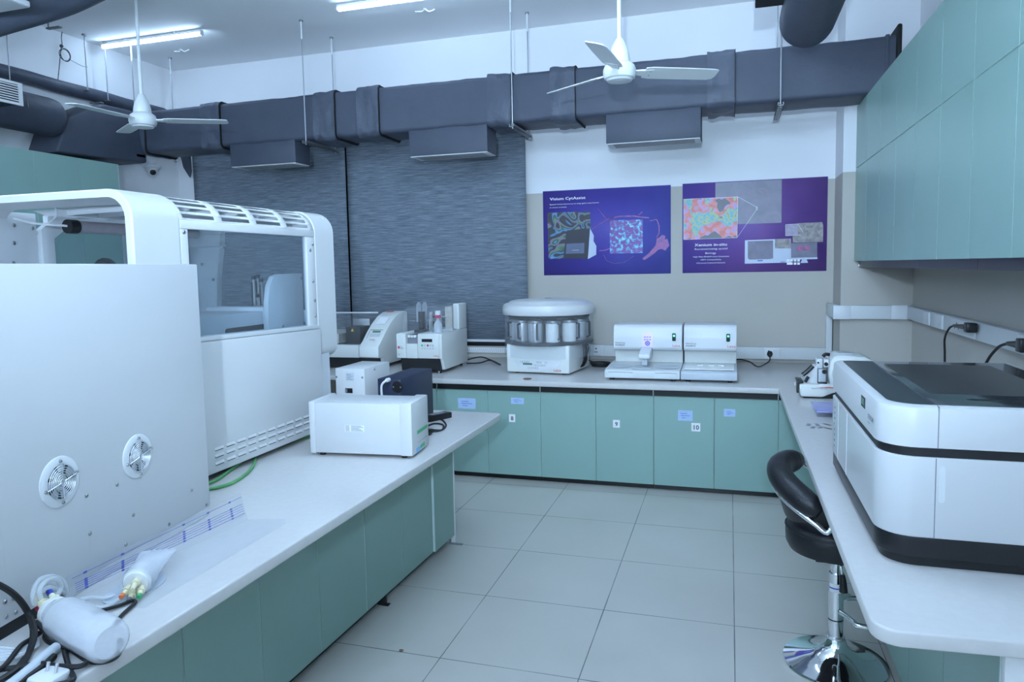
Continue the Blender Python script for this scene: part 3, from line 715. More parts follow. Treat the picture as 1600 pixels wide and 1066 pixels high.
b = B('green_laminate', 'toe_kick'); b.box(.3315, .634, 5.2, 5.218, .045, .70); b.use('toe_kick'); b.box(.3315, .634, 5.245, 5.26, .001, .045); b.box(.3315, .634, 5.212, 5.23, .702, .753)
tag(b.build('corner_filler'), 'green filler panel in the corner beside the bar stool', 'cabinet panel')
for k, (ya, n, l) in enumerate(((5.198, (.278,), 'narrow green base cabinet at the far corner of the right bench'), (4.92, (.42, .42), 'green base cabinet behind the bar stool back'), (4.08, (.42, .42), 'green base cabinet right behind the bar stool seat'),
                                (3.24, (.42, .424), 'green base cabinet of the right bench beside the stool foot ring'), (2.396, (.455,), 'nearest green base cabinet under the right bench, next to the white end panel'))):
    base_unit((.637, ya, 0), R_(-90), l, n, .69)
b = B('paper_white'); b.box(.640, 1.33, 1.915, 1.94, 0, .753, .002); tag(b.build('end_panel'), 'white end panel closing the near end of the right bench', 'cabinet panel')
# left bench units follow the slightly turned bench
LB = lambda y: -1.588 + .0314 * (y - 4)
for i, (y0, ds, pr_, l) in enumerate(((3.905 - .275, (.275,), .012, 'narrow green base cabinet at the far end of the left bench'), (2.897, (.365, .365), 0, 'green base cabinet of the left bench, second from the far end'),
                               (2.150, (.372, .372), 0, 'green base cabinet of the left bench, third from the far end'), (1.404, (.372, .372), 0, 'green base cabinet of the left bench at the bottom left of the photo'),
                               (.66, (.372, .372), 0, 'green base cabinet of the left bench, nearest the camera'))):
    base_unit((LB(y0), y0, 0), R_(90 - 1.8), l, ds, 1.45, pr_, zb=.05, endtrim=(i == 0))
p = onz(600, 945, .0); b = B('black_plastic'); b.box(p.x - .03, p.x + .012, p.y - .012, p.y + .012, 0, .045, .002); b.box(p.x - .005, p.x + .03, p.y - .014, p.y + .014, 0, .006, .002)
tag(b.build('floor_stop'), 'small black foot sticking out under the left bench', 'cabinet foot')
p = onz(716, 850, .0); b = B('galvanised'); b.box(p.x - .05, p.x + .03, p.y - .018, p.y + .006, 0, .003); b.box(p.x - .05, p.x - .047, p.y - .018, p.y + .006, 0, .035)
tag(b.build('bent_bracket'), 'small bent metal strip on the floor at the corner of the left bench', 'bracket')
p = onz(627, 1018, 0); b = B('brown_card'); b.ball((p.x, p.y, .004), .008, 8, (1.3, 1, .5)); tag(b.build('floor_debris'), 'tiny brown crumb on a floor tile near the left bench', 'crumb')

# wall cabinets on the right
for k in range(5):
    y1 = 6.076 - k * .462; names = ('farthest green wall cabinet, touching the corner pillar', 'green wall cabinet, second from the corner pillar', 'green wall cabinet, third from the corner pillar',
                                   'green wall cabinet at the right edge of the photo', 'green wall cabinet nearest the camera, outside the right edge')
    t = thing('wall_cabinet', names[k], 'cabinet', (.92, 6.076 - k * .924, 1.61), R_(-90), 'green wall cabinets on the right wall'); W = .924
    def put(b, nm):
        o = b.build(nm, t, False); o.data.transform(Matrix.Translation((0, 0, -1.61))); return o
    b = B('cabinet_carcass'); b.box(.001, W - .001, .021, .413, 1.655, 2.82); put(b, 'carcass')
    b = B('dark_panel', 'chrome'); b.box(.001, W - .001, .035, .413, 1.606, 1.655); b.use('chrome'); b.box(.0, .012, .03, .06, 1.604, 1.626) if k == 0 else None; put(b, 'base_rail')
    for (za, zb) in ((1.652, 2.353), (2.359, 2.82)):
        for q in range(2):
            b = B('green_laminate'); doorbox(b, q * W / 2 + .003, (q + 1) * W / 2 - .003, za, zb); put(b, 'door')
# tall cabinets on the left
for k, l in enumerate(('tall green cabinet at the far end of the left wall, beside the dome camera', 'tall green cabinet on the left wall, second from the dome camera', 'tall green cabinet on the left wall, nearest the camera')):
    y0 = 5.295 - (k + 1) * .83
    t = thing('tall_cabinet', l, 'cabinet', (-5.35, y0, 0), R_(90), 'tall green cabinets on the left wall')
    b = B('cabinet_carcass', 'paper_white'); b.box(.001, .829, .02, .39, .08, 2.66)
    if k == 0: b.use('paper_white'); b.box(.829, .834, .0, .39, .0, 2.66)
    b.build('carcass', t, False)
    b = B('toe_kick'); b.box(.001, .829, .05, .07, 0, .08); b.build('toe_kick', t, False)
    for q in range(2):
        b = B('green_laminate'); doorbox(b, q * .415 + .002, (q + 1) * .415 - .002, .082, 2.66); b.build('door', t, False)

# ================================================================== CABLE TRUNKING, SOCKETS
t = thing('cable_trunking', 'pale grey cable trunking with sockets along the back wall, pillar and right wall', 'cable trunking', (.8, 6.48, .827))
b = B('light_grey_plastic'); b.box(-1.80, .775, 6.452, 6.499, .827, .930, .004); b.build('back_channel', t)
b = B('light_grey_plastic'); b.box(.775, .822, 6.452, 6.499, .827, 1.215, .004); b.build('riser', t)
b = B('light_grey_plastic'); b.box(.776, .829, 6.042, 6.499, 1.208, 1.307, .004); b.build('pillar_side_channel', t)
b = B('light_grey_plastic'); b.box(.776, XR - .001, 6.030, 6.079, 1.205, 1.309, .004); b.build('pillar_channel', t)
b = B('light_grey_plastic'); b.box(1.288, XR - .001, .6, 6.030, 1.208, 1.306, .004); b.build('right_channel', t)
for x_ in (.772, 1.18): b = B('white_plastic'); b.box(x_, x_ + .125, 6.026, 6.034, 1.203, 1.311, .003); b.build('corner_cover', t)
def socket(x0, x1, axis, c0, z0, z1, sock=True):
    b = B('white_plastic', 'black_plastic', 'light_grey_plastic')
    m = (x0 + x1) / 2; h = z1 - z0
    def bx(a0, a1, d0, d1, zz0, zz1, bv=0):
        if axis == 'back': b.box(a0, a1, c0 - d1, c0 - d0, zz0, zz1, bv)
        else: b.box(c0 - d1, c0 - d0, a0, a1, zz0, zz1, bv)
    bx(x0, x1, 0, .010, z0, z1, .003)
    b.use('light_grey_plastic'); w = x1 - x0
    bx(x0 + w * .58, x1 - w * .08, .0095, .0115, z0 + h * .18, z1 - h * .18); b.use('black_plastic')
    if sock:
        for (u, v, r) in ((.28, .70, .006), (.20, .38, .005), (.36, .38, .005)):
            bx(x0 + w * u - r, x0 + w * u + r, .0095, .0112, z0 + h * v - r, z0 + h * v + r)
    b.build('socket_plate', t)
q0, q1 = ony(1194, 560, 6.45), ony(1219, 544, 6.45); socket(q0.x, q1.x, 'back', 6.452, .83, .927)
q0, q1 = ony(927, 558, 6.45), ony(944, 545, 6.45); socket(q0.x, q1.x, 'back', 6.452, .83, .927)
for y0, y1, s in ((5.37, 5.53, False), (5.06, 5.25, False), (4.44, 4.88, True), (3.55, 3.83, True)): socket(y1, y0, 'right', 1.288, 1.212, 1.302, s)

def cable(name, label, pts, r=.0045, mt='black_rubber', cat='cable', group=None, sm=7):
    b = B(mt); b.tube(pts, r, 8, sm=sm); return tag(b.build(name), label, cat, group)
# plug and cable in the back socket
pl = ony(1203, 553, 6.42)
t = thing('power_cable', 'black plug and cable in the back wall socket right of the embedding units', 'cable', (pl.x, 6.40, ZT))
b = B('black_plastic'); b.rev([(0, .0), (.022, .0), (.024, .015), (.018, .035), (.008, .05), (0, .05)], (pl.x, 6.443, pl.z + .006), (0, -.8, -.6), 14); b.build('plug', t)
b = B('black_rubber'); q = onz(1185, 573, ZT + .006); b.tube([(pl.x, 6.41, pl.z - .02), (pl.x - .01, 6.38, pl.z - .06), tuple(q), (q.x - .07, q.y - .05, ZT + .05), (q.x - .16, q.y - .1, ZT + .075), (q.x - .24, q.y - .16, ZT + .04)], .005, 8, sm=7); b.build('cord', t)
# two plugs on the right wall
pl = onx(1516, 512, 1.25)
t = thing('power_cable', 'black plug and cable in the right wall socket, hanging down behind the big instrument', 'cable', (1.25, pl.y, 1.0))
b = B('black_plastic'); b.box(1.225, 1.277, pl.y - .03, pl.y + .03, pl.z - .026, pl.z + .026, .006); b.cyl((1.24, pl.y + .02, pl.z), (1.235, pl.y + .24, pl.z - .01), .017, .008); b.build('plug', t)
b = B('black_rubber'); b.tube([(1.235, pl.y + .22, pl.z - .008), (1.235, pl.y + .32, pl.z - .03), (1.24, pl.y + .43, pl.z - .10), (1.25, pl.y + .46, pl.z - .2), (1.25, pl.y + .45, pl.z - .32), (1.24, pl.y + .40, .802)], .006, 8, sm=7); b.build('cord', t)
pl = onx(1598, 539, 1.25)
t = thing('power_cable', 'thick black plug and cable at the right edge of the photo, on the right wall', 'cable', (1.25, pl.y, 1.0))
b = B('black_plastic'); b.box(1.22, 1.277, pl.y - .06, pl.y, pl.z - .03, pl.z + .03, .006); b.cyl((1.24, pl.y - .01, pl.z), (1.235, pl.y + .13, pl.z - .008), .020, .010); b.build('plug', t)
b = B('black_rubber'); b.tube([(1.235, pl.y + .12, pl.z - .006), (1.23, pl.y + .24, pl.z - .04), (1.22, pl.y + .36, pl.z - .13), (1.21, pl.y + .40, pl.z - .25), (1.2, pl.y + .40, .802)], .007, 8, sm=7); b.build('cord', t)

# ================================================================== BIG GLASS-SIDED WHITE INSTRUMENT (left bench)
XS, XI, YN, YFR, ZS = -2.06, -3.0, 2.085, 3.46, 1.965
t = thing('slide_scanner', 'large white instrument with arched open hood, side window and louvred roof on the left bench', 'lab instrument', (-2.53, 2.8, ZT))
def hood_profile(th=0., rt=.11, rb=.06, zb=1.19):
    P = []
    x1, x0, z1, z0 = XS - th, XI + th, ZS - th, zb + th
    rt -= th; rb = max(.01, rb - th)
    P += [(x1 - .16, z0)] + [(x1 - rb + rb * cos(R_(a)), z0 + rb + rb * sin(R_(a))) for a in (-90, -67, -45, -22, 0)]
    P += [(x1 - rt + rt * cos(R_(a)), z1 - rt + rt * sin(R_(a))) for a in range(0, 91, 10)]
    P += [(x0 + rt + rt * cos(R_(a)), z1 - rt + rt * sin(R_(a))) for a in range(90, 181, 10)]
    P += [(x0, z0)]
    return P
def hoop(y0, y1, th=.03):
    b = B('white_enamel'); o = hood_profile(); i = hood_profile(th)
    rings = []
    for y, g in ((y0, .006), (y0 + .006, 0), (y1 - .006, 0), (y1, .006)):
        oo = hood_profile(g) if g else o
        rings.append([(x, y, z) for x, z in oo] + [(x, y, z) for x, z in i[::-1]])
    b.loft(rings); return b
hoop(YN, 2.32).build('front_hoop', t, ang=30); hoop(3.27, YFR).build('rear_hoop', t, ang=30)
# louvred roof panel with real slots
b = B('white_enamel')
yb = [2.318]
for k in range(4): yb += [2.345 + k * .232, 2.345 + k * .232 + .185]
yb += [3.272]
ab = [0, 9, 18, 24, 34, 40, 51, 57, 70, 90]
rt = .106; g = {}
def gp(i, j):
    if (i, j) not in g:
        a = R_(ab[i]) if i < len(ab) else 0
        if i < len(ab): p = (XS - .004 - rt + rt * cos(a), yb[j] - (.02 * i / len(ab)), ZS - .004 - rt + rt * sin(a))
        else: p = (XI + .12, yb[j], ZS - .004)
        g[(i, j)] = b.bm.verts.new(p)
    return g[(i, j)]
for i in range(len(ab)):
    for j in range(len(yb) - 1):
        if i < len(ab) - 1 and i % 2 == 1 and j % 2 == 1: continue
        b.bm.faces.new((gp(i, j), gp(i, j + 1), gp(i + 1, j + 1), gp(i + 1, j)))
o = b.build('louvred_roof', t, recalc=True); so = o.modifiers.new('thickness', 'SOLIDIFY'); so.thickness = .004; so.offset = -1
for k in range(6):
    b = B('inner_white'); b.prism([(XI + .12, ZS - .03), (XS - .14, ZS - .03), (XS - .16, ZS - .05), (XI + .2, ZS - .058)], 'y', 2.38 + k * .16, 2.392 + k * .16); b.build('roof_rib', t)
b = B('inner_white'); b.box(-2.70, -2.69, 2.33, 3.42, ZS - .062, ZS - .03); b.build('roof_rib', t)
b = B('white_enamel'); b.box(XS - .025, XS + .002, 2.322, 3.268, 1.828, 1.862, .004); b.box(XS - .025, XS, 2.322, 2.362, 1.37, 1.828, .003); b.box(XS - .025, XS, 3.195, 3.268, 1.37, 1.828, .003); o = b.build('window_frame', t)
def screw(p, axis, r, h, parent, world=True):
    b = B('screw_metal'); b.rev([(0, h), (r * .65, h * .85), (r, h * .2), (r, 0), (0, 0)], p, axis, 10); return b.build('screw', parent, world)
for y, z in ((2.34, 1.815), (2.34, 1.45), (3.25, 1.79), (3.225, 1.76), (3.25, 1.42), (3.24, 1.60), (3.25, 1.50)): screw((XS, y, z), (1, 0, 0), .009, .005, o)
b = B('window_glass'); b.box(XS - .016, XS - .011, 2.355, 3.20, 1.365, 1.835); b.build('side_window', t)
b = B('white_enamel'); b.prism([(2.20, .822), (3.258, .822), (3.264, 1.352), (2.20, 1.378)], 'x', XS - .012, XS + .02, .004); dr = b.build('lower_panel', t)
b = B('light_grey_plastic'); b.prism([(2.20, 1.380), (3.262, 1.354), (3.262, 1.372), (2.20, 1.398)], 'x', XS - .06, XS + .016, .002); b.build('panel_ledge', t)
b = B('black_recess', 'white_enamel')
for (px0, py0) in ((329, 706), (329, 717), (329, 729)):
    z = onx(px0 + 6, py0, XS + .02).z
    for k in range(12):
        y = 2.425 + k * .072; b.use('black_recess'); b.box(XS + .0195, XS + .0212, y, y + .050, z, z + .0025); b.use('white_enamel'); b.prism([(XS + .019, z + .003), (XS + .0235, z + .004), (XS + .0195, z + .016)], 'y', y - .002, y + .052)
b.build('vent_slits', dr)
for px, py in ((497.5, 519), (499, 565), (500.5, 592)): p = onx(px, py, XS + .02); screw((XS + .004, p.y + .012, p.z), (1, 0, 0), .009, .006, dr)
b = B('inner_white'); b.box(XI + .02, XS - .015, 2.13, 3.40, .835, 1.28, .01); b.box(XI + .031, XS - .031, 2.12, 3.44, 1.28, 1.30); b.build('body', t)
b = B('black_rubber'); b.box(XI + .08, XS - .10, 2.2, 3.34, ZT, .836); b.build('plinth', t)
# inside
b = B('inner_white', 'screw_metal')
b.box(XI + .031, XI + .045, 2.13, 2.455, 1.30, 1.93, .004); b.prism([(2.455, 1.30), (2.52, 1.30), (2.52, 1.82), (2.66, 1.925), (2.54, 1.925), (2.455, 1.86)], 'x', XI + .035, XI + .07, .004)
b.box(XI + .031, XI + .045, 2.455, 3.40, 1.30, 1.42); b.box(XI + .031, XI + .06, 2.5, 3.40, 1.868, 1.925); b.use('screw_metal')
for px, py in ((22, 352), (21, 411), (51, 357), (59, 364), (22, 380)): p = onx(px, py, XI + .046); b.rev([(0, .005), (.006, .004), (.009, 0), (0, 0)], (XI + .046, p.y, p.z), (1, 0, 0), 10)
b.build('inner_side_panel', t)
b = B('window_glass'); b.box(XI + .032, XI + .037, 2.46, 3.40, 1.40, 1.89); b.build('far_side_window', t)
b = B('inner_white', 'screw_metal')
b.prism([(-2.97, 1.30), (-2.80, 1.30), (-2.785, 1.62), (-2.75, 1.80), (-2.74, 1.93), (-2.97, 1.93)], 'y', 3.40, 3.445, .008); b.box(-2.96, -2.735, 3.385, 3.41, 1.80, 1.87, .006); b.cyl((-2.735, 3.39, 1.80), (-2.735, 3.42, 1.80), .012, seg=12); b.use('screw_metal')
for px, py in ((303, 377), (320, 369), (315, 413), (333, 437), (309, 464)): p = ony(px, py, 3.39); b.rev([(0, .005), (.006, .004), (.009, 0), (0, 0)], p, (0, -1, 0), 10)
b.build('rear_column', t)
for q_ in ((-2.80, 1.30, 1.44), (-2.75, 1.88, 1.94)): b = B('inner_white'); b.box(q_[0], XS - .03, 3.41, 3.44, q_[1], q_[2]); b.build('rear_panel', t)
p0, p1 = onx(284, 486, -2.26), onx(412, 486, -2.26); p2 = onx(434, 478, -2.26)
b = B('inner_white', 'screw_metal'); b.box(-2.70, -2.26, 2.30, p1.y, 1.30, p1.z, .004); b.box(-2.60, -2.255, p1.y - .01, p2.y, 1.30, p2.z, .004); b.use('screw_metal'); b.cyl((-2.256, p2.y - .05, p2.z - .1), (-2.252, p2.y - .05, p2.z - .1), .007, seg=10); mo = b.build('stage_box', t)
q0, q1 = onx(353, 514, -2.255), onx(420, 513, -2.255); b = B('black_plastic'); b.prism(rrect(q0.y, q1.y, 1.33, q0.z, .014, 3), 'x', -2.262, -2.254); b.build('port_panel', mo)
m0, m1 = onx(419, 480, -2.22), onx(487, 427, -2.22)
b = B('inner_white', 'screw_metal'); b.prism([(m0.y - .01, 1.30), (3.39, 1.30), (3.39, m1.z), (m0.y + .10, m1.z), (m0.y + .055, m1.z - .012), (m0.y + .02, m1.z - .06), (m0.y + .002, m1.z - .14)], 'x', -2.25, -2.22, .006); b.use('screw_metal')
for px, py in ((471, 435), (486, 459), (475, 505), (442, 510)): p = onx(px, py, -2.22); b.rev([(0, .005), (.006, .004), (.009, 0), (0, 0)], (-2.22, p.y, p.z), (1, 0, 0), 10)
b.build('rounded_module', t)
b = B('black_plastic', 'chrome')
for px, ptop in ((396, 433), (402.5, 431), (408, 437), (402, 461)):
    p = onx(px, ptop, -2.62); b.use('chrome'); b.cyl((-2.62, p.y, 1.30), (-2.62, p.y, p.z), .007, seg=10); b.use('black_plastic'); b.cyl((-2.62, p.y, p.z - .014), (-2.62, p.y, p.z + .006), .013, seg=10); b.cyl((-2.63, p.y - .004, 1.30), (-2.63, p.y - .004, p.z - .03), .004, seg=6)
b.build('guide_rods', t)
b = B('tan_tube', 'black_plastic'); b.cyl((-2.78, 2.50, 1.868), (-2.78, 3.25, 1.868), .027, seg=16); b.use('black_plastic'); b.cyl((-2.78, 2.455, 1.868), (-2.78, 2.502, 1.868), .031, seg=16); o = b.build('lamp_tube', t)
b = B('paper_white'); b.tube([(-2.78, 2.455, 1.87), (-2.81, 2.40, 1.875), (-2.86, 2.36, 1.88), (-2.93, 2.33, 1.90)], .005, 6); b.build('lamp_wire', o)
b = B('inner_white', 'screw_metal'); p = onp(207.5, 349.5, (0, 2.11, 0), V((0, 1, 0))); b.cyl((p.x, 2.10, p.z), (p.x, 2.125, p.z), .017, seg=14); b.box(p.x, XS - .02, 2.105, 2.122, p.z - .015, p.z + .015); b.use('screw_metal'); b.cyl((p.x, 2.094, p.z), (p.x, 2.101, p.z), .009, seg=10); b.build('hinge_boss', t)

# ================================================================== WHITE CASE WITH TWO FANS (foreground)
CP, CN = V((-1.765, 2.06, .83)), V((.9897, .1432, 0))
rzc = math.atan2(.9897, -.1432)
t = thing('fan_case', 'tall flat white metal case with two round fan grilles in the left foreground', 'lab instrument', (-1.765, 2.06, ZT), rzc)
Ri = root_matrix(t).inverted()
loc = lambda px, py: Ri @ onp(px, py, CP, CN)
b = B('white_lacquer'); b.box(-1.25, 0, 0, .48, .031, .888, .004); case = b.build('housing', t, False)
b = B('black_recess', 'white_lacquer'); b.box(-1.24, -.66, .004, .46, .0, .033); b.use('white_lacquer'); b.box(-.66, -.004, .002, .47, .002, .033); b.build('plinth', t, False)
for px, py in ((183, 757.6), (135.3, 775), (140.5, 834), (208.5, 805), (299.4, 766), (322.5, 789), (264.2, 819.6), (196.5, 851.3), (7.7, 940.8), (21.7, 935), (24.8, 957), (9.7, 964)):
    p = loc(px, py); screw((p.x, 0, p.z), (0, -1, 0), .0062, .0035, t, False)
b = B('light_grey_plastic')
def seam(a, c, w=.0012):
    p, q = loc(*a), loc(*c); d = (q - p).normalized(); n = V((-d.z, 0, d.x)) * w / 2
    b.poly([(p + n)[:1] + (-.0004,) + (p + n)[2:], (p - n)[:1] + (-.0004,) + (p - n)[2:], (q - n)[:1] + (-.0004,) + (q - n)[2:], (q + n)[:1] + (-.0004,) + (q + n)[2:]][::-1])
seam((131, 745), (184, 729)); seam((190, 808), (299, 767)); seam((2, 820), (14, 957)); seam((187, 775), (190, 808)); seam((139, 800), (141, 880)); b.build('panel_seams', t, False)
for px, py in ((93, 753), (215, 713)):
    c = loc(px, py); cx_, cz_ = c.x, c.z
    b = B('white_plastic'); b.rev([(.046, 0), (.046, .006), (.060, .006), (.066, .003), (.067, 0)], (cx_, 0, cz_), (0, -1, 0), 40)
    f0 = b.build('fan_grille', t, False)
    b = B('black_recess', 'grey_plastic', 'light_grey_plastic'); b.rev([(0, .0012), (.046, .0012), (.046, .0)], (cx_, 0, cz_), (0, -1, 0), 32); b.use('light_grey_plastic'); b.rev([(0, .003), (.022, .003), (.024, .001)], (cx_, 0, cz_), (0, -1, 0), 24)
    b.use('grey_plastic')
    for k in range(7):
        a = k * 2 * pi / 7 + .3; u = V((cos(a), 0, sin(a))); w2 = V((-sin(a), 0, cos(a)))
        o3 = V((cx_, -.0022, cz_)); b.poly([o3 + u * .024 - w2 * .004, o3 + u * .044 - w2 * .004, o3 + u * .044 + w2 * .028, o3 + u * .024 + w2 * .014])
    b.build('fan_rotor', f0, False)
    b = B('brushed_steel')
    for r in (.008, .014, .020, .026, .032, .038, .0445): b.tube([(cx_ + r * cos(a), -.010, cz_ + r * sin(a)) for a in [i * pi / 14 for i in range(28)]], .0011, 6, closed=True, sm=1)
    for a in (90, 270, 12, 192):
        a = R_(a); b.tube([(cx_ + .006 * cos(a), -.0115, cz_ + .006 * sin(a)), (cx_ + .048 * cos(a), -.0115, cz_ + .048 * sin(a)), (cx_ + .055 * cos(a), -.007, cz_ + .055 * sin(a))], .0013, 6, sm=1)
    b.build('wire_guard', f0, False)
    for a in (90, 270, 12, 192): a = R_(a); screw((cx_ + .055 * cos(a), -.0055, cz_ + .055 * sin(a)), (0, -1, 0), .0048, .006, f0, False)

# ================================================================== THINGS ON THE LEFT BENCH
# clear acrylic guard with printed scale
A0, A1 = onz(108, 940, ZT + .0045), onz(387, 812, ZT + .0045)
T0, T1 = onp(102, 902, CP + CN * .008, CN), onp(376, 769.5, CP + CN * .008, CN)
t = thing('acrylic_guard', 'clear acrylic sheet with blue printed scale lines lying against the fan case', 'plastic sheet', ((A0.x + A1.x) / 2, (A0.y + A1.y) / 2, ZT))
G1, G2, G3 = onz(446, 811, ZT + .0045), onz(446, 818, ZT + .0045), onz(225, 950, ZT + .0045)
b = B('clear_acrylic'); b.poly([A0, A1, T1, T0]); o = b.build('upright_sheet', t); o.modifiers.new('thickness', 'SOLIDIFY').thickness = .002
b = B('clear_acrylic'); b.poly([A0, G3, G2, G1, A1]); o = b.build('base_flap', t); o.modifiers.new('thickness', 'SOLIDIFY').thickness = .002
ns = (A1 - A0).cross(T0 - A0).normalized(); ns = ns if ns.x > 0 else -ns
S = lambda u, v: (A0 * (1 - u) + A1 * u) * (1 - v) + (T0 * (1 - u) + T1 * u) * v + ns * .0035
b = B('ink_blue')
def sline(u0, u1, v, w=.0013):
    b.poly([S(u0, v) - V((0, 0, w / 2)), S(u1, v) - V((0, 0, w / 2)), S(u1, v) + V((0, 0, w / 2)), S(u0, v) + V((0, 0, w / 2))])
us = []
for cx_, cy_ in ((218, 733), (438, 590), (825, 413), (985, 328), (1130, 252)):
    p = onp(80 + cx_ / 4, 740 + cy_ / 4, A0, ns); us.append((p - A0).dot(A1 - A0) / (A1 - A0).length_squared)
sline(.02, .99, .84)
for v in (.58, .50, .42, .34, .25): sline(.03, .985, v)
for u in us:
    sline(u - .008, u + .008, .84, .006)
    for v in (.58, .50, .42, .34, .25): sline(u - .007, u + .007, v, .0055)
b.build('printed_scale', t)
# two translucent bottles
def rev_axis(b, prof, p, q, seg=28): b.rev(prof, p, (q - p), seg)
p, q = onz(86, 957, ZT + .05), onz(160, 997, ZT + .05); d = (q - p).normalized(); Lb = (q - p).length + .035
t = thing('plastic_bottle', 'translucent white plastic bottle lying on its side at the front corner of the left bench', 'bottle', (p.x, p.y, ZT), group='translucent bottles on the left bench')
b = B('milky_plastic'); b.rev([(0, -.006), (.034, -.004), (.038, .03), (.047, .045), (.049, .06), (.049, Lb - .02), (.046, Lb - .006), (.036, Lb + .003), (.0, Lb + .004)], p, d, 32); b.build('bottle_body', t)
b = B('wax_white'); b.rev([(0, -.012), (.034, -.012), (.036, -.008), (.036, .012), (.0, .012)], p, d, 28); b.build('bottle_cap', t)
side = d.cross(V((0, 0, 1))).normalized()
for k, (oy, oz, cm, l) in enumerate(((-.012, .012, 'cap_blue', .055), (.010, .016, 'cap_yellow', .05), (.006, -.012, 'cap_red', .06))):
    s0 = p + side * oy + V((0, 0, oz)) - d * .012; dr_ = (-d + V((0, 0, .15 + .2 * (k == 0))) + side * (oy * 6)).normalized()
    b = B('fitting_cream', cm); b.use('fitting_cream'); b.cyl(s0, s0 + dr_ * l * .7, .010, .007, 12); b.cyl(s0 + dr_ * l * .3, s0 + dr_ * l * .4, .013, seg=8); b.use(cm); b.cyl(s0 + dr_ * l * .7, s0 + dr_ * l, .0075, seg=12); b.build('tube_fitting', t)
p, q = onz(214, 910, ZT + .036), onz(240, 872, ZT + .05); d = (q - p).normalized()
t = thing('plastic_bottle', 'translucent tapered bottle with cream fittings lying against the clear printed sheet', 'bottle', (p.x, p.y, ZT), group='translucent bottles on the left bench')
b = B('milky_plastic'); rings = []
side = d.cross(V((0, 0, 1))).normalized(); upv = side.cross(d)
for s, rw, rh in ((-.004, .032, .032), (0, .038, .038), (.03, .041, .039), (.05, .040, .035), (.09, .042, .026), (.13, .047, .015), (.165, .050, .005), (.175, .048, .002)):
    rings.append([p + d * s + side * rw * cos(2 * pi * i / 24) + upv * rh * sin(2 * pi * i / 24) for i in range(24)])
b.loft(rings); b.build('bottle_body', t)
b = B('wax_white'); b.rev([(0, -.008), (.030, -.008), (.034, -.003), (.034, .018), (0, .018)], p, d, 24); b.build('bottle_cap', t)
for k, (oy, oz, cm) in enumerate(((-.016, -.008, 'cap_orange'), (.004, .010, 'fitting_cream'), (.014, -.012, 'cap_green'), (-.004, -.02, 'ink_grey'))):
    s0 = p + side * oy + V((0, 0, oz)) - d * .008; dr_ = (-d + side * oy * 12 + V((0, 0, -.10))).normalized()
    b = B('fitting_cream', cm); b.cyl(s0, s0 + dr_ * .03, .0085, .006, 12); b.cyl(s0 + dr_ * .012, s0 + dr_ * .018, .011, seg=8); b.use(cm); b.cyl(s0 + dr_ * .03, s0 + dr_ * .042, .006, seg=10); b.build('tube_fitting', t)
b = B('grey_plastic'); c = onz(212, 921, ZT); b.prism([(c.x + .055 * cos(a) * 1.0, c.y + .095 * sin(a)) for a in [i * pi / 12 for i in range(24)]], 'z', ZT, ZT + .004); tag(b.build('oval_tray'), 'flat grey oval dish under the tapered translucent bottle', 'dish')
# tubing
b = B('clear_tube'); zz = ZT + .012
pc = lambda x, y, o: onp(x, y, CP + CN * o, CN)
b.tube([onz(112, 938, zz), pc(98, 925, .03), pc(76, 918, .05), pc(60, 930, .05), pc(55, 945, .045), pc(52, 928, .035), pc(60, 908, .03), pc(80, 901, .03), pc(98, 908, .03), pc(104, 925, .03), onz(100, 944, zz)], .0065, 10, sm=8)
b.tube([pc(64, 938, .06), pc(62, 922, .06), pc(72, 908, .055), pc(88, 905, .05), pc(95, 918, .045), pc(86, 936, .05), pc(80, 944, .055)], .0065, 10, sm=8); tag(b.build('clear_tubing'), 'coil of clear tubing beside the lying bottle, against the fan case', 'tubing')
b = B('clear_tube'); b.tube([onz(178, 930, zz), onz(165, 934, zz), onz(145, 933, zz), onz(125, 936, zz), onz(104, 942, zz)], .005, 10); b.tube([onz(184, 938, zz), onz(170, 946, zz), onz(150, 949, zz), onz(128, 944, zz), onz(108, 948, zz)], .005, 10); tag(b.build('clear_tubing'), 'two clear tubes running between the two translucent bottles', 'tubing')
b = B('clear_tube')
for k in range(5): b.tube([onz(-40, 1005 + k * 6, zz), onz(0, 1012 + k * 5, zz + .01), onz(30, 1014 + k * 3, zz), onz(60, 1000 + k * 2, zz)], .004, 8)
tag(b.build('clear_tubing'), 'bundle of thin clear tubes at the bottom left edge of the photo', 'tubing')
# black cables (pixel paths taken on the bench plane)
def bench_path(pts, z=ZT + .007): return [onz(p[0], p[1], (p[2] if len(p) > 2 else z)) for p in pts]
cable('black_cable', 'thick black cable arching down from the left edge in front of the fan case', [onp(-60, 890, CP + CN * .03, CN), onp(0, 915, CP + CN * .03, CN), onp(28, 935, CP + CN * .03, CN), onp(46, 962, CP + CN * .04, CN)] + bench_path([(52, 990, .83), (45, 1020), (22, 1050), (0, 1068), (-30, 1085)]), .0075)
cable('black_cable', 'thick black cable curving beside the arching cable and dropping to the left edge', bench_path([(48, 966, .845), (54, 990, .83), (46, 1018), (36, 1036), (12, 1056), (-25, 1078)], ZT + .012), .007)
cable('black_cable', 'black cable looping under the lying bottle and round its base', bench_path([(56, 972, .84), (72, 988, .825), (100, 1006), (118, 1020), (140, 1033), (165, 1034), (184, 1024), (189, 1008), (186, 1000)]), .0058)
cable('black_cable', 'thin black cable hooking up behind the lying bottle towards the tapered bottle', bench_path([(180, 975), (190, 962), (205, 948), (212, 941), (205, 939), (185, 947), (162, 953), (144, 957)], ZT + .008), .0048)
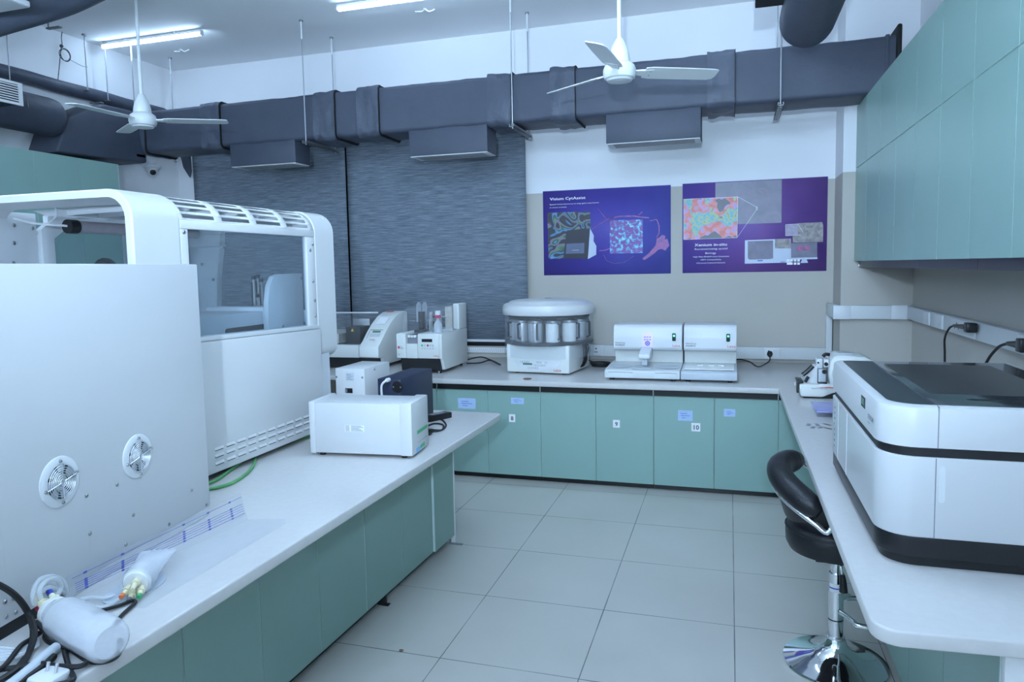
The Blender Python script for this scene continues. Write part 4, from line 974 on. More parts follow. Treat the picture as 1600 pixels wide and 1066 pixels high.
cable('black_cable', 'black cable making a flat loop in front of the lying bottle', bench_path([(78, 984, .82), (70, 994), (76, 1003), (95, 1010), (115, 1015), (132, 1025), (135, 1036), (120, 1042), (90, 1041), (60, 1037), (30, 1042), (-20, 1050)], ZT + .014), .0058)
cable('black_cable', 'black cable dropping straight to the white plug at the bottom left', bench_path([(100, 1012), (104, 1030), (110, 1048), (115, 1060), (108, 1066), (80, 1072), (40, 1080)], ZT + .008), .0058)
cable('black_cable', 'black cable running from the black base strip to the left edge under the thick cables', bench_path([(70, 984), (50, 998), (32, 1010), (8, 1040), (-20, 1060)], ZT + .02), .0058)
b = B('grey_plastic'); pts = bench_path([(88, 1012), (70, 1026), (50, 1044), (20, 1068), (-20, 1095)], ZT + .014)
b.tube(pts, .012, 12, sm=10); o = b.build('grey_hose'); tag(o, 'grey corrugated hose among the black cables at the bottom left', 'hose')
cable('black_cable', 'thick black cable lying beside the grey corrugated hose', bench_path([(84, 1026), (70, 1040), (45, 1058), (15, 1078), (-10, 1090)], ZT + .010), .008)
c = onz(78, 1066, ZT)
t = thing('plug_adapter', 'white mains plug with two metal pins lying at the bottom left', 'plug', tuple(c))
b = B('white_plastic'); b.prism([(c.x + x, c.y + y) for x, y in rrect(-.035, .03, -.03, .03, .012, 4)], 'z', ZT, ZT + .018, .005); b.build('plug_body', t)
b = B('brushed_steel')
for s in (-.012, .012): b.cyl((c.x + s - .002, c.y + .006, ZT + .017), (c.x + s - .002, c.y + .012, ZT + .036), .0035, seg=10)
b.build('pin', t)
# green hose from under the big instrument
b = B('hose_green'); z = ZT + .008
b.tube(bench_path([(322, 757), (340, 749), (362, 733), (378, 720), (388, 708)], z), .0065, 10); b.tube(bench_path([(318, 765), (335, 763), (362, 755), (384, 741), (396, 727), (400, 712)], z), .0065, 10)
b.tube(bench_path([(400, 706), (430, 698), (460, 688), (486, 681), (510, 676)], z), .0065, 10); tag(b.build('green_hose'), 'green hose looping out from under the big white instrument', 'hose')
# three boxes at the far end of the left bench
q = (-1.866, 2.852); rz = math.atan2(2.898 - 2.852, -1.366 + 1.866)
t = thing('instrument_box', 'wide white box with a green side stripe, front of the boxes on the left bench', 'lab instrument', (*q, ZT), rz)
W, D, Hh = .502, .235, .255
b = B('white_lacquer'); b.box(.02, W - .05, .006, D - .006, .014, Hh - .006, .004); b.build('body', t, False)
b = B('white_lacquer'); b.box(.0, .03, 0, D, .012, Hh, .006); b.build('end_panel', t, False)
b = B('white_lacquer', 'light_grey_plastic'); b.box(W - .058, W, 0, D, .012, Hh, .006); o = b.build('end_panel', t, False)
b = B('sticker_green', 'sticker_blue', 'ink_grey')
b.box(W - .0005, W + .0008, .07, D - .02, .098, .114); b.box(W - .0005, W + .0008, .11, .17, .022, .04); b.use('sticker_blue'); b.box(W - .0005, W + .0008, .05, .11, .018, .036); b.use('ink_grey'); b.box(W - .0005, W + .0006, .07, D - .02, .058, .059); b.build('side_stickers', o, False)
b = B('paper_white', 'ink_dark'); b.box(.175, .27, -.0004 + .006, .0062, .118, .148)
b.use('ink_grey')
for k in range(5):
    b.box(.178, .198, .0046, .0058, .121 + k * .0055, .1232 + k * .0055); b.box(.206, .206 + .058 - (k % 3) * .009, .0046, .0058, .121 + k * .0055, .1232 + k * .0055)
b.build('rating_label', t, False)
b = B('black_rubber')
for x in (.05, W - .05):
    for y in (.03, D - .03): b.cyl((x, y, 0), (x, y, .014), .014, seg=14)
b.build('rubber_feet', t, False)
t = thing('power_supply_box', 'tall narrow white box with a grey label, behind the wide white box', 'lab instrument', (-2.02, 3.55, ZT))
xa, xb, ya, yb_, zt = ony(524.5, 600, 3.42).x, ony(570, 600, 3.42).x, 3.42, 3.72, ony(548, 576, 3.42).z
b = B('white_lacquer'); b.box(xa, xb, ya, yb_, ZT + .01, zt, .004); b.build('housing', t)
b = B('grey_plastic', 'ink_grey'); m0, m1 = ony(540.5, 595, ya), ony(552.5, 582.5, ya); b.box(m0.x, m1.x, ya - .001, ya, m0.z, m1.z); b.use('ink_grey')
for k in range(4): b.box(m0.x + .006, m1.x - .006 - (k % 2) * .01, ya - .0014, ya - .0009, m0.z + .006 + k * .009, m0.z + .009 + k * .009)
b.build('rating_label', t)
b = B('black_plastic', 'chrome'); m0, m1 = ony(540, 613, ya), ony(551, 608, ya); b.box(m0.x, m1.x, ya - .004, ya, m0.z - .004, m1.z + .004, .002); b.use('chrome'); b.box(m0.x + .004, m0.x + .014, ya - .006, ya - .003, m0.z, m1.z); b.build('power_inlet', t)
b = B('screw_metal')
for px, py in ((525.5, 589), (566, 590)): p = ony(px, py, ya); b.rev([(0, .004), (.005, .003), (.007, 0), (0, 0)], p, (0, -1, 0), 10)
p = onx(585, 577, xb); b.rev([(0, .004), (.005, .003), (.007, 0), (0, 0)], (xb, min(p.y, yb_ - .03), p.z), (1, 0, 0), 10); b.build('screws', t)
b = B('black_rubber')
for x in (xa + .02, xb - .02):
    for y in (ya + .03, yb_ - .03): b.cyl((x, y, ZT), (x, y, ZT + .012), .01, seg=12)
b.build('rubber_feet', t)
t = thing('power_supply_box', 'dark navy blue metal box with a white plug, behind the wide white box', 'lab instrument', (-1.75, 3.6, ZT))
xa, xb, ya, yb_ = ony(590, 600, 3.38).x, ony(637, 600, 3.38).x, 3.38, 3.80; xb = (xb + onx(668, 640, -1.69).x) / 2; zt = ony(613, 591.5, ya).z - .004
b = B('navy_metal'); b.box(xa, xb, ya, yb_, ZT + .01, zt, .003); b.build('housing', t)
b = B('white_plastic'); p = ony(608, 593.5, ya); b.tube([p + V((0, 0, 0)), p + V((-.01, -.025, -.004)), p + V((-.03, -.03, -.03)), p + V((-.035, -.02, -.10)), p + V((-.036, -.02, -.2))], .006, 8); b.cyl(p, p + V((-.004, -.02, 0)), .011, seg=12); b.build('white_plug', t)
b = B('black_plastic', 'screw_metal'); p = ony(621, 605, ya); b.rev([(0, .004), (.030, .004), (.032, 0), (0, 0)], p, (0, -1, 0), 20); b.use('screw_metal')
for s in ((-.022, .0), (.02, .0)): b.rev([(0, .007), (.004, .006), (.005, .003), (0, .003)], p + V((s[0], 0, s[1])), (0, -1, 0), 8)
b.build('fan_outlet', t)
b = B('black_rubber')
for x in (xa + .02, xb - .02):
    for y in (ya + .03, yb_ - .03): b.cyl((x, y, ZT), (x, y, ZT + .012), .01, seg=12)
b.build('rubber_feet', t)
t = thing('power_adapter', 'black power adapter with a coiled cable beside the navy box', 'power adapter', (-1.60, 3.78, ZT))
p = onz(680, 650, ZT + .02); p.x += .012; b = B('black_plastic', 'ink_grey'); M = Matrix.Translation((p.x, p.y, 0)) @ Matrix.Rotation(R_(62), 4, 'Z'); b.box(-.085, .085, -.032, .032, ZT, ZT + .034, .006, M=M); b.use('ink_grey'); b.box(-.05, .05, -.018, .018, ZT + .0338, ZT + .0345, M=M); b.build('brick', t)
b = B('black_rubber'); z = ZT + .006; b.tube(bench_path([(672, 656), (688, 655), (697, 664), (690, 672), (676, 674), (666, 668), (678, 662), (692, 664), (690, 672), (672, 671), (664, 668)], z), .0045, 8); b.build('cord', t)
b = B('black_plastic'); p = onz(668, 676, ZT + .012); b.box(p.x - .02, p.x + .02, p.y - .02, p.y + .02, ZT, ZT + .03, .004); b.cyl((p.x + .018, p.y + .008, ZT + .018), (p.x + .04, p.y + .012, ZT + .018), .003, seg=8); b.cyl((p.x + .018, p.y - .008, ZT + .018), (p.x + .04, p.y - .006, ZT + .018), .003, seg=8); b.build('plug', t)

# ================================================================== INSTRUMENTS ON THE BACK WORKTOP
FR = lambda x, z, y=-.0012: frame_wall((x, y, z))
# --- tissue processor with round lid
rz = R_(-5.3)
t = thing('tissue_processor', 'round white tissue processor with a domed lid and ring of metal beakers', 'lab instrument', (-1.44, 5.77, ZT), rz)
b = B('beige_plastic'); b.prism([(-.265, -.285), (.265, -.285), (.285, .20), (.2, .33), (-.2, .33), (-.30, .20), (-.30, -.20)], 'z', .012, .235, .010); o = b.build('base_housing', t, False)
b = B('white_plastic')
pts = [(.20 * cos(R_(a)), .115 + .095 * sin(R_(a))) for a in range(180, 361, 12)]
b.prism([(x, z) for x, z in pts], 'y', -.2895, -.2845, .001); pn = b.build('control_panel', t, False)
b = B('lcd_green', 'grey_plastic', 'paper_white'); b.box(-.125, -.045, -.2915, -.289, .074, .089); b.use('grey_plastic')
for r, xs in ((.096, (-.14, -.12, -.10, -.08, .0, .024, .07)), (.072, (-.02, .006, .032, .056)), (.050, (-.075, -.05, -.026, -.004))):
    for x in xs: b.use('ink_grey'); b.box(x - .0085, x + .0085, -.2912, -.289, r - .0065, r + .0065, .001); b.use('paper_white'); b.box(x - .006, x + .006, -.2918, -.291, r - .0042, r + .0042)
b.build('keypad', pn, False)
b = B('ink_red'); b.text('Leica', frame_wall((.135, -.2865, .028)), .030, .01); b.build('logo_text', o, False)
b = B('black_rubber')
for x in (-.2, .2):
    for y in (-.22, .22): b.cyl((x, y, 0), (x, y, .014), .018, seg=14)
b.build('rubber_feet', t, False)
b = B('black_plastic'); b.rev([(0, .232), (.36, .232), (.368, .240), (.368, .252), (.36, .258), (0, .258)], seg=56); b.build('carousel_tray', t, False)
for k in range(12):
    a = R_(-90 + 30 * k - 4); white = k in (1, 2); c = V((.272 * cos(a), .272 * sin(a), .259)); d = V((cos(a), sin(a), 0)); s = V((-sin(a), cos(a), 0))
    b = B('wax_white' if white else 'brushed_steel'); b.rev([(0, 0), (.054, 0), (.058, .008), (.058, .150), (.062, .153), (.062, .172), (.0, .172)], c, seg=28); o = b.build('beaker', t, False)
    b = B('galvanised'); b.rev([(.0625, .150), (.0635, .152), (.0635, .170), (.0625, .172)], c, seg=28); b.build('rim_band', o, False)
    b = B('black_plastic'); hx = c + d * .052 + s * .044
    b.tube([c + d * .045 + s * .036 + V((0, 0, .145)), hx + d * .018 + V((0, 0, .147)), hx + d * .018 + V((0, 0, .03)), c + d * .045 + s * .036 + V((0, 0, .025))], .0085, 8, sm=1); b.build('handle', o, False)
b = B('black_plastic', 'light_grey_plastic'); b.cyl((0, 0, .258), (0, 0, .47), .07, seg=24); b.rev([(0, .445), (.335, .445), (.340, .452), (.335, .460), (0, .460)], seg=48); b.use('light_grey_plastic'); b.rev([(0, .462), (.24, .462), (.24, .475), (0, .475)], seg=40); b.build('lift_arm', t, False)
b = B('clear_hood'); b.rev([(.372, .13), (.372, .48)], seg=64); 
t2 = b; 
for f in [f for f in t2.bm.faces if len(f.verts) > 4]: t2.bm.faces.remove(f)
o = t2.build('clear_hood', t, False); o.modifiers.new('thickness', 'SOLIDIFY').thickness = .003
b = B('white_enamel'); b.rev([(.0, .472), (.380, .472), (.386, .480), (.386, .525), (.378, .548), (.355, .562), (.335, .566), (.322, .578), (.30, .584), (.27, .590), (.20, .596), (0, .598)], seg=64); o = b.build('lid', t, False)
b = B('ink_grey'); b.box(-.03, .03, -.012, .012, .597, .602, .002); b.build('lid_catch', o, False)
b = B('black_rubber')
for k in range(4):
    b.tube([(.27, .08, .25), (.30 + .006 * k, -.02 + .03 * k, .20), (.315, -.05 + .04 * k, .10 + .02 * k), (.302, -.09 + .02 * k, .045), (.308, .0 + .02 * k, .09), (.30, .06, .18), (.29, .10, .24)], .0055, 8, sm=6)
b.build('cable_bundle', t, False)
# --- embedding units
def emb(loc, W, label, hot):
    D = .64; t = thing('embedding_unit', label, 'lab instrument', loc)
    b = B('grey_plastic' if not hot else 'light_grey_plastic')
    b.prism([(0, .018), (0, .070), (.025, .082), (.30, .092), (D, .092), (D, .018)], 'x', 0, W, .006); bs = b.build('base', t, False)
    b = B('beige_plastic'); b.box(.022 if hot else .004, W - .003, .405, D, .088, .36, .006); b.build('rear_wall', t, False)
    b = B('white_plastic'); x0 = .022 if hot else .004
    b.prism([(.30, .215), (.30, .30), (.315, .375), (.345, .392), (D, .392), (D, .19), (.42, .188), (.325, .190)], 'x', x0, W - .003, .008); hs = b.build('housing', t, False)
    b = B('ink_grey'); b.box(x0 + .004, W - .006, .2985, .3005, .196, .199); b.box(x0 + .02, x0 + .09, .2975, .3005, .232, .2345) ; b.build('trim_line', hs, False)
    b = B('ink_dark'); b.text('HistoCore', FR(x0 + .015, .246, .2975), .018); b.text('Arcadia H' if hot else 'Arcadia C', FR(x0 + .015, .230, .2975), .018); b.build('name_text', hs, False)
    b = B('ink_red'); b.text('Leica', FR(W - .075 if hot else W - .07, .225, .2975), .028, .005); b.build('logo_text', hs, False)
    b = B('switch_green', 'led_green'); sx = W - .077 if hot else W - .078
    b.prism(rrect(sx, sx + .028, .270, .330, .006, 3), 'y', .2945, .304, .001); b.use('led_green'); b.box(sx + .008, sx + .020, .2935, .2955, .305, .316); b.build('power_switch', hs, False)
    b = B('black_rubber')
    for x in (.05, W - .05):
        for y in (.05, D - .05): b.cyl((x, y, 0), (x, y, .02), .018, seg=12)
    b.build('rubber_feet', t, False)
    return t, bs, hs
t, bs, hs = emb((-.896, 5.29, ZT), .553, 'left grey embedding unit with a lit keypad and wax nozzle', True)
b = B('lcd_glow', 'ink_blue', 'white_plastic'); b.prism(rrect(.250, .328, .226, .332, .008, 3), 'y', .2955, .302, .001); b.use('ink_blue')
for r in range(2):
    for k in range(3): b.box(.262 + k * .02, .276 + k * .02, .2945, .2958, .296 - r * .02, .302 - r * .02)
for a in range(0, 360, 45): b.rev([(0, .0012), (.006, .0012), (.006, 0)], (.289 + .015 * cos(R_(a)), .2957, .250 + .015 * sin(R_(a))), (0, -1, 0), 8)
b.rev([(0, .0012), (.007, .0012), (.007, 0)], (.289, .2957, .250), (0, -1, 0), 10); b.build('lit_keypad', hs, False)
b = B('white_plastic', 'grey_plastic'); b.prism([(.31, .222), (.20, .205), (.12, .185), (.12, .150), (.20, .142), (.31, .150)], 'x', .240, .325, .008); nz_ = b.build('nozzle_arm', t, False)
b = B('grey_plastic', 'chrome'); b.cyl((.282, .165, .155), (.282, .165, .118), .022, .016, 16); b.box(.262, .302, .150, .20, .095, .140, .004); b.use('chrome'); b.cyl((.282, .160, .118), (.282, .160, .096), .006, seg=12); b.rev([(0, .004), (.011, .004), (.012, 0)], (.27, .155, .188), (0, -.3, 1), 14); b.build('nozzle', nz_, False)
b = B('grey_plastic'); b.box(.20, .345, .02, .20, .084, .090, .002); b.rev([(0, .092), (.085, .092), (.09, .088), (0, .088)], (.10, .16, 0), seg=32); b.rev([(0, .092), (.085, .092), (.09, .088), (0, .088)], (.45, .16, 0), seg=32); b.build('work_plates', bs, False)
for x0, x1 in ((.03, .21), (.375, .53)):
    b = B('light_grey_plastic', 'ink_dark'); b.box(x0, x1, -.004, .004, .022, .060, .002); b.use('ink_dark'); b.box(x0 - .002, x1 + .002, -.0008, .002, .061, .0635); b.build('drawer', bs, False)
t, bs, hs = emb((-.338, 5.29, ZT), .395, 'right grey embedding unit with a white cold plate', False)
b = B('wax_white'); b.box(.02, .375, .05, .38, .086, .094, .003); b.build('cold_plate', bs, False)
b = B('wax_white')
for x in (.11, .19, .26): b.box(x, x + .042, .20, .245, .094, .102, .003)
b.build('wax_blocks', bs, False)
b = B('black_rubber'); q = onz(938, 571, ZT + .012)
for k in range(4): b.tube([(q.x + .07 * cos(a) * (1 + .08 * k), q.y + .05 * sin(a) * (1 + .1 * k), ZT + .008 + .009 * k) for a in [i * pi / 6 + k for i in range(12)]], .0055, 8, closed=True)
b.tube([(q.x + .05, q.y - .04, ZT + .03), (q.x + .12, q.y + .02, ZT + .02), (q.x + .10, q.y + .16, ZT + .03)], .0055, 8); b.tube([(q.x - .05, q.y + .03, ZT + .03), (q.x - .13, q.y + .05, ZT + .06), (q.x - .19, q.y + .20, ZT + .10)], .0055, 8)
tag(b.build('black_cable'), 'coiled black cable between the round tissue processor and the left embedding unit', 'cable')
cable('black_cable', 'black cables crossing on the back worktop left of the round processor', [onz(728, 563, ZT + .03), onz(750, 558, ZT + .03), onz(765, 562, ZT + .01), onz(782, 570, ZT + .006), onz(766, 563, ZT + .02), onz(750, 567, ZT + .006), onz(729, 568, ZT + .006)], .006)
c = onz(824, 592.5, ZT); b = B('brown_card'); b.rev([(0, .006), (.030, .006), (.032, .003), (.032, 0), (0, 0)], c, seg=24); tag(b.build('jar_lid'), 'small round brown lid at the front edge of the back worktop', 'lid')

# --- coverslipper
t = thing('coverslipper', 'white coverslipping instrument with a clear hood and a red-capped bottle inside', 'lab instrument', (-2.645, 5.36, ZT))
W, D = .408, .59
b = B('black_plastic'); b.prism([(.03, .02), (.012, .125), (D - .02, .125), (D - .02, .02)], 'x', .03, W - .03, .004); b.build('black_base', t, False)
b = B('black_rubber', 'chrome')
for x in (.06, W - .05):
    for y in (.06, D - .04): b.use('black_rubber'); b.cyl((x, y, 0), (x, y, .022), .014, seg=12)
b.use('chrome'); b.cyl((W - .05, .045, .004), (W - .05, .045, .02), .008, seg=10); b.build('feet', t, False)
b = B('beige_plastic'); b.prism([(.06, .028), (.02, .125), (0, .125), (0, .322), (.012, .330), (D, .330), (D, .028)], 'x', W - .028, W, .004); b.build('side_panel', t, False)
b = B('beige_plastic'); b.box(0, .088, 0, D, .125, .330, .010); b.build('left_front', t, False)
b = B('beige_plastic', 'ink_grey'); b.box(.090, .190, .004, D, .125, .245, .004); b.use('ink_grey'); b.box(.092, .188, .03, D, .245, .315); b.build('slide_inlet', t, False)
b = B('wax_white')
for x in (.10, .127, .154): b.prism([(x, .30), (x + .022, .30), (x + .022, .318), (x + .011, .295), (x, .318)], 'y', .012, .03) if 0 else b.box(x, x + .020, .012, .03, .296, .316, .003)
b.build('slide_clips', t, False)
b = B('beige_plastic'); b.box(.192, W - .026, 0, D, .125, .330, .010); fp = b.build('control_front', t, False)
b = B('screen_black', 'cap_green', 'cap_red', 'grey_plastic'); b.box(.232, .325, -.0015, .001, .262, .288); b.use('cap_green'); b.box(.226, .241, -.0018, .001, .226, .242); b.use('cap_red'); b.box(.277, .291, -.0018, .001, .226, .242); b.use('grey_plastic')
for k in range(5):
    b.box(.226 + k * .024, .241 + k * .024, -.0015, .001, .203, .215)
    if k in (1, 3, 4): b.box(.226 + k * .024, .241 + k * .024, -.0015, .001, .226, .242)
b.build('keypad', fp, False)
b = B('ink_red', 'ink_dark'); b.text('Leica', FR(.335, .142), .022, .01); b.box(.014, .032, -.0012, .001, .205, .226); b.use('ink_dark'); b.text('CV', FR(.036, .216), .014); b.text('5030', FR(.036, .204), .014); b.text('CE', FR(.012, .150), .016); b.build('front_marks', t, False)
b = B('beige_plastic', 'sill_stone'); b.box(W - .055, W + .0, .40, D, .331, .555, .008); b.use('sill_stone'); b.box(W - .12, W - .056, .38, D - .02, .331, .53); b.build('rear_tower', t, False)
b = B('grey_plastic', 'black_plastic', 'chrome'); b.box(.09, W - .03, .32, .56, .325, .34); b.use('black_plastic'); b.box(.125, .165, .18, .24, .33, .50, .003); b.box(.12, .175, .10, .28, .330, .352, .003); b.cyl((.17, .17, .345), (.25, .20, .36), .008, seg=10); b.cyl((.20, .25, .36), (.20, .29, .40), .025, seg=16); b.use('chrome')
for x, y in ((.21, .24), (.25, .18), (.28, .30)): b.cyl((x, y, .33), (x, y, .46 + .04 * (x > .24)), .006, seg=10)
b.box(.19, .33, .30, .315, .44, .455, .002); b.cyl((.262, .12, .33), (.262, .12, .44), .016, seg=14); b.cyl((.262, .12, .44), (.262, .12, .50), .008, seg=12); b.build('mechanism', t, False)
b = B('clear_tube', 'cap_red', 'paper_white'); b.rev([(0, 0), (.034, 0), (.036, .01), (.036, .07), (.014, .10), (.014, .12), (0, .12)], (.325, .13, .331), seg=24); b.use('cap_red'); b.cyl((.325, .13, .45), (.325, .13, .476), .026, seg=20); b.use('paper_white'); b.cyl((.325, .13, .477), (.325, .13, .51), .022, seg=20); b.build('reagent_bottle', t, False)
b = B('clear_hood'); b.prism([(.03, .331), (.05, .45), (.10, .53), (.16, .548), (.40, .548), (.40, .331)], 'x', .045, W - .012); 
o = b.build('clear_hood', t, False)
b = B('milky_plastic')
for x in (.055, .110): b.prism([(.30, .40), (.30, .55), (.33, .575), (.38, .57), (.40, .52), (.36, .42)], 'x', x, x + .004)
b.build('clear_flaps', t, False)
# --- stainer on its left
t = thing('slide_stainer', 'white slide stainer with a sloping control panel and clear tank cover', 'lab instrument', (-3.95, 5.50, ZT))
W = 1.065; x0 = W - .185
b = B('beige_plastic'); pr_ = [(.02, .10), (0, .108), (0, .195), (.012, .206), (.06, .24), (.15, .315), (.25, .385), (.36, .440), (.46, .468), (.57, .475), (.60, .465), (.60, .03), (.115, .03), (.085, .10)]
b.prism(pr_, 'x', x0, W, .006); md = b.build('control_tower', t, False)
b = B('beige_plastic'); b.box(0, x0 - .002, 0, .60, .10, .21, .010); b.build('tank_housing', t, False)
b = B('black_plastic'); b.box(.02, W - .03, .05, .58, .012, .102); b.build('black_base', t, False)
b = B('black_rubber')
for x in (.06, W - .06):
    for y in (.09, .54): b.cyl((x, y, 0), (x, y, .014), .018, seg=12)
b.build('feet', t, False)
b = B('ink_grey'); b.box(.35, .352, -.001, .002, .105, .205); b.box(.60, .602, -.001, .002, .105, .205); b.build('panel_gaps', t, False)
dv = V((0, .09, .075)).normalized(); M = frame_wall((x0 + .03, .06 - .002, .24 + .004), PX, dv)
b = B('ink_dark', 'lcd_green', 'grey_plastic', 'ink_red', 'paper_white')
b.box(.0, .002, .03, .135, 0, .0015, M=M); b.box(.0, .125, .135, .138, 0, .0015, M=M); b.use('lcd_green'); b.box(.03, .105, .105, .125, 0, .002, M=M); b.use('grey_plastic')
for r in range(2):
    for k in range(5): b.box(.022 + k * .02, .037 + k * .02, .055 + r * .022, .068 + r * .022, 0, .0015, M=M)
b.use('ink_red'); b.text('Leica', M @ Matrix.Translation((.035, .008, .001)), .026, .008)
b.build('control_panel', md, False)
M2 = frame_wall((x0 + .03, .27, .401), PX, V((0, .11, .055)).normalized()); b = B('paper_white'); b.box(.02, .11, -.05, .06, -.002, .003, M=M2); b.build('paper_sheet', md, False)
M3 = frame_wall((x0 + .02, .455, .4705), PX, V((0, .11, .012)).normalized()); b = B('ink_red'); b.box(.02, .09, .0, .03, 0, .002, M=M3); b.build('red_label', md, False)
b = B('black_recess', 'galvanised', 'sill_stone'); b.box(.03, x0 - .03, .06, .57, .205, .216); b.use('sill_stone'); b.box(.04, x0 - .24, .08, .55, .216, .30); b.use('galvanised'); b.box(x0 - .22, x0 - .05, .30, .50, .216, .42, .003); b.use('black_recess'); b.box(x0 - .19, x0 - .05, .12, .30, .216, .36, .003); b.build('staining_tanks', t, False)
b = B('cap_yellow'); M = frame_wall((x0 - .14, .119, .32)); b.poly([M @ V(q) for q in ((0, 0, .001), (.03, 0, .001), (.015, .028, .001))]); b.build('warning_sign', t, False)
b = B('clear_hood'); b.prism([(.03, .21), (.08, .33), (.20, .42), (.36, .455), (.57, .46), (.57, .21)], 'x', .02, x0 - .006); b.build('tank_cover', t, False)
b = B('white_plastic'); b.box(.03, x0 - .02, .40, .42, .462, .474, .003); b.build('cover_handle', t, False)
# --- microtome in the right corner
t = thing('microtome', 'white rotary microtome with black knife holder and red stripe, partly behind the big instrument', 'lab instrument', (.60, 4.95, ZT))
yF = 4.78
b = B('beige_plastic'); b.prism([(.435, ZT + .012), (.43, ZT + .03), (.425, ZT + .085), (.44, ZT + .092), (.86, ZT + .092), (.86, ZT + .058), (.68, ZT + .056), (.61, ZT + .035), (.56, ZT + .012)], 'y', yF, yF + .30, .008); b.build('base', t)
b = B('black_plastic'); b.box(.45, .85, yF + .02, yF + .28, ZT, ZT + .03, .004); b.build('dark_base', t)
b = B('ink_red', 'ink_dark'); b.prism([(.52, ZT + .073), (.60, ZT + .078), (.66, ZT + .075), (.66, ZT + .070)], 'y', yF - .001, yF + .002); b.use('ink_dark'); b.text('HistoCore BIOCUT', frame_wall((.495, yF - .0014, ZT + .063)), .011); b.build('red_stripe', t)
b = B('beige_plastic'); b.prism([(.605, ZT + .08), (.595, ZT + .16), (.603, ZT + .235), (.62, ZT + .265), (.65, ZT + .278), (.80, ZT + .268), (.86, ZT + .24), (.86, ZT + .08)], 'y', yF + .02, yF + .27, .014); hd = b.build('body', t)
b = B('grey_plastic'); b.box(.66, .74, yF + .09, yF + .19, ZT + .274, ZT + .2795, .002); b.build('top_tray', hd)
b = B('beige_plastic', 'black_plastic'); b.cyl((.70, yF + .02, ZT + .16), (.70, yF - .02, ZT + .16), .085, seg=32); b.use('black_plastic'); b.cyl((.75, yF - .02, ZT + .19), (.75, yF - .07, ZT + .19), .012, seg=14); b.build('handwheel', t)
b = B('white_plastic', 'black_plastic'); b.box(.53, .565, yF + .06, yF + .14, ZT + .185, ZT + .245, .004); b.box(.57, .60, yF + .05, yF + .15, ZT + .195, ZT + .245, .004); b.use('black_plastic'); b.cyl((.583, yF + .049, ZT + .215), (.583, yF + .04, ZT + .215), .012, seg=12); b.cyl((.538, yF + .058, ZT + .222), (.538, yF + .05, ZT + .222), .006, seg=8); b.cyl((.575, yF + .05, ZT + .165), (.575, yF + .10, ZT + .165), .014, seg=12); b.tube([(.57, yF + .1, ZT + .255), (.585, yF + .1, ZT + .27), (.61, yF + .1, ZT + .268)], .011, 8); b.build('specimen_head', t)
b = B('white_plastic', 'grey_plastic', 'black_plastic'); b.prism([(.455, ZT + .09), (.47, ZT + .14), (.52, ZT + .20), (.535, ZT + .20), (.535, ZT + .09)], 'y', yF + .05, yF + .18, .004); b.use('grey_plastic'); b.box(.54, .585, yF + .06, yF + .16, ZT + .092, ZT + .18, .003); b.use('black_plastic'); b.box(.54, .59, yF + .03, yF + .18, ZT + .09, ZT + .10, .002)
b.tube([(.445, yF + .03, ZT + .145), (.475, yF + .03, ZT + .172), (.505, yF + .03, ZT + .205)], .014, 8); b.tube([(.462, yF + .035, ZT + .10), (.48, yF + .035, ZT + .135)], .010, 8); b.box(.416, .45, yF + .02, yF + .2, ZT + .095, ZT + .105, .002); b.box(.412, .424, yF + .025, yF + .07, ZT + .03, ZT + .10, .003); b.build('knife_holder', t)
# --- things lying on the right worktop
p = onz(1252, 600.5, ZT + .001); b = B('paper_white'); b.prism([(p.x - .05, p.y - .06), (p.x + .05, p.y - .08), (p.x + .06, p.y + .09), (p.x - .04, p.y + .09)], 'z', ZT, ZT + .0012); tag(b.build('paper_note'), 'small white paper on the worktop corner left of the microtome', 'paper')
a0, a1, a2, a3 = onz(1276, 644, ZT + .03), onz(1304, 644, ZT + .03), onz(1300, 629, ZT + .03), onz(1263, 629, ZT + .03)
t = thing('slide_box', 'clear plastic slide box with a purple lid in front of the microtome', 'box', (a0.x + .08, a0.y + .13, ZT))
b = B('clear_hood'); b.box(a0.x + .002, a0.x + .168, a0.y + .002, a2.y - .002, ZT + .001, ZT + .026, .003); b.build('tray', t)
b = B('lid_purple'); b.box(a0.x, a0.x + .17, a0.y, a2.y, ZT + .026, ZT + .034, .003); b.build('lid', t)
for k, (px, py, rr) in enumerate(((1264, 664, 20), (1271, 668, 12), (1277, 664, 35), (1283, 668, 8), (1292, 664, 70), (1294, 670, 75))):
    p = onz(px, py, ZT); l = ('glass slide nearest the worktop edge in the row beside the big instrument', 'second glass slide from the worktop edge beside the big instrument', 'third glass slide from the worktop edge beside the big instrument', 'fourth glass slide from the worktop edge beside the big instrument', 'far glass slide with a brown mark close to the big instrument', 'near glass slide with a brown mark close to the big instrument')[k]
    t = thing('glass_slide', l, 'glass slide', (p.x, p.y, ZT), R_(rr + 60), 'glass slides on the right worktop')
    b = B('clear_acrylic'); b.box(-.038, .038, -.013, .013, 0.0005, .0022); b.build('glass', t, False)
    b = B('ink_grey' if k < 4 else 'brown_card')
    if k < 4: [b.box(-.03 + q * .016, -.022 + q * .016, -.008, .009, .0022, .0027) for q in range(3)]
    else: b.prism([(.025 * cos(a), .008 * sin(a)) for a in [i * pi / 8 for i in range(16)]], 'z', .0022, .0027)
    b.build('specimen', t, False)

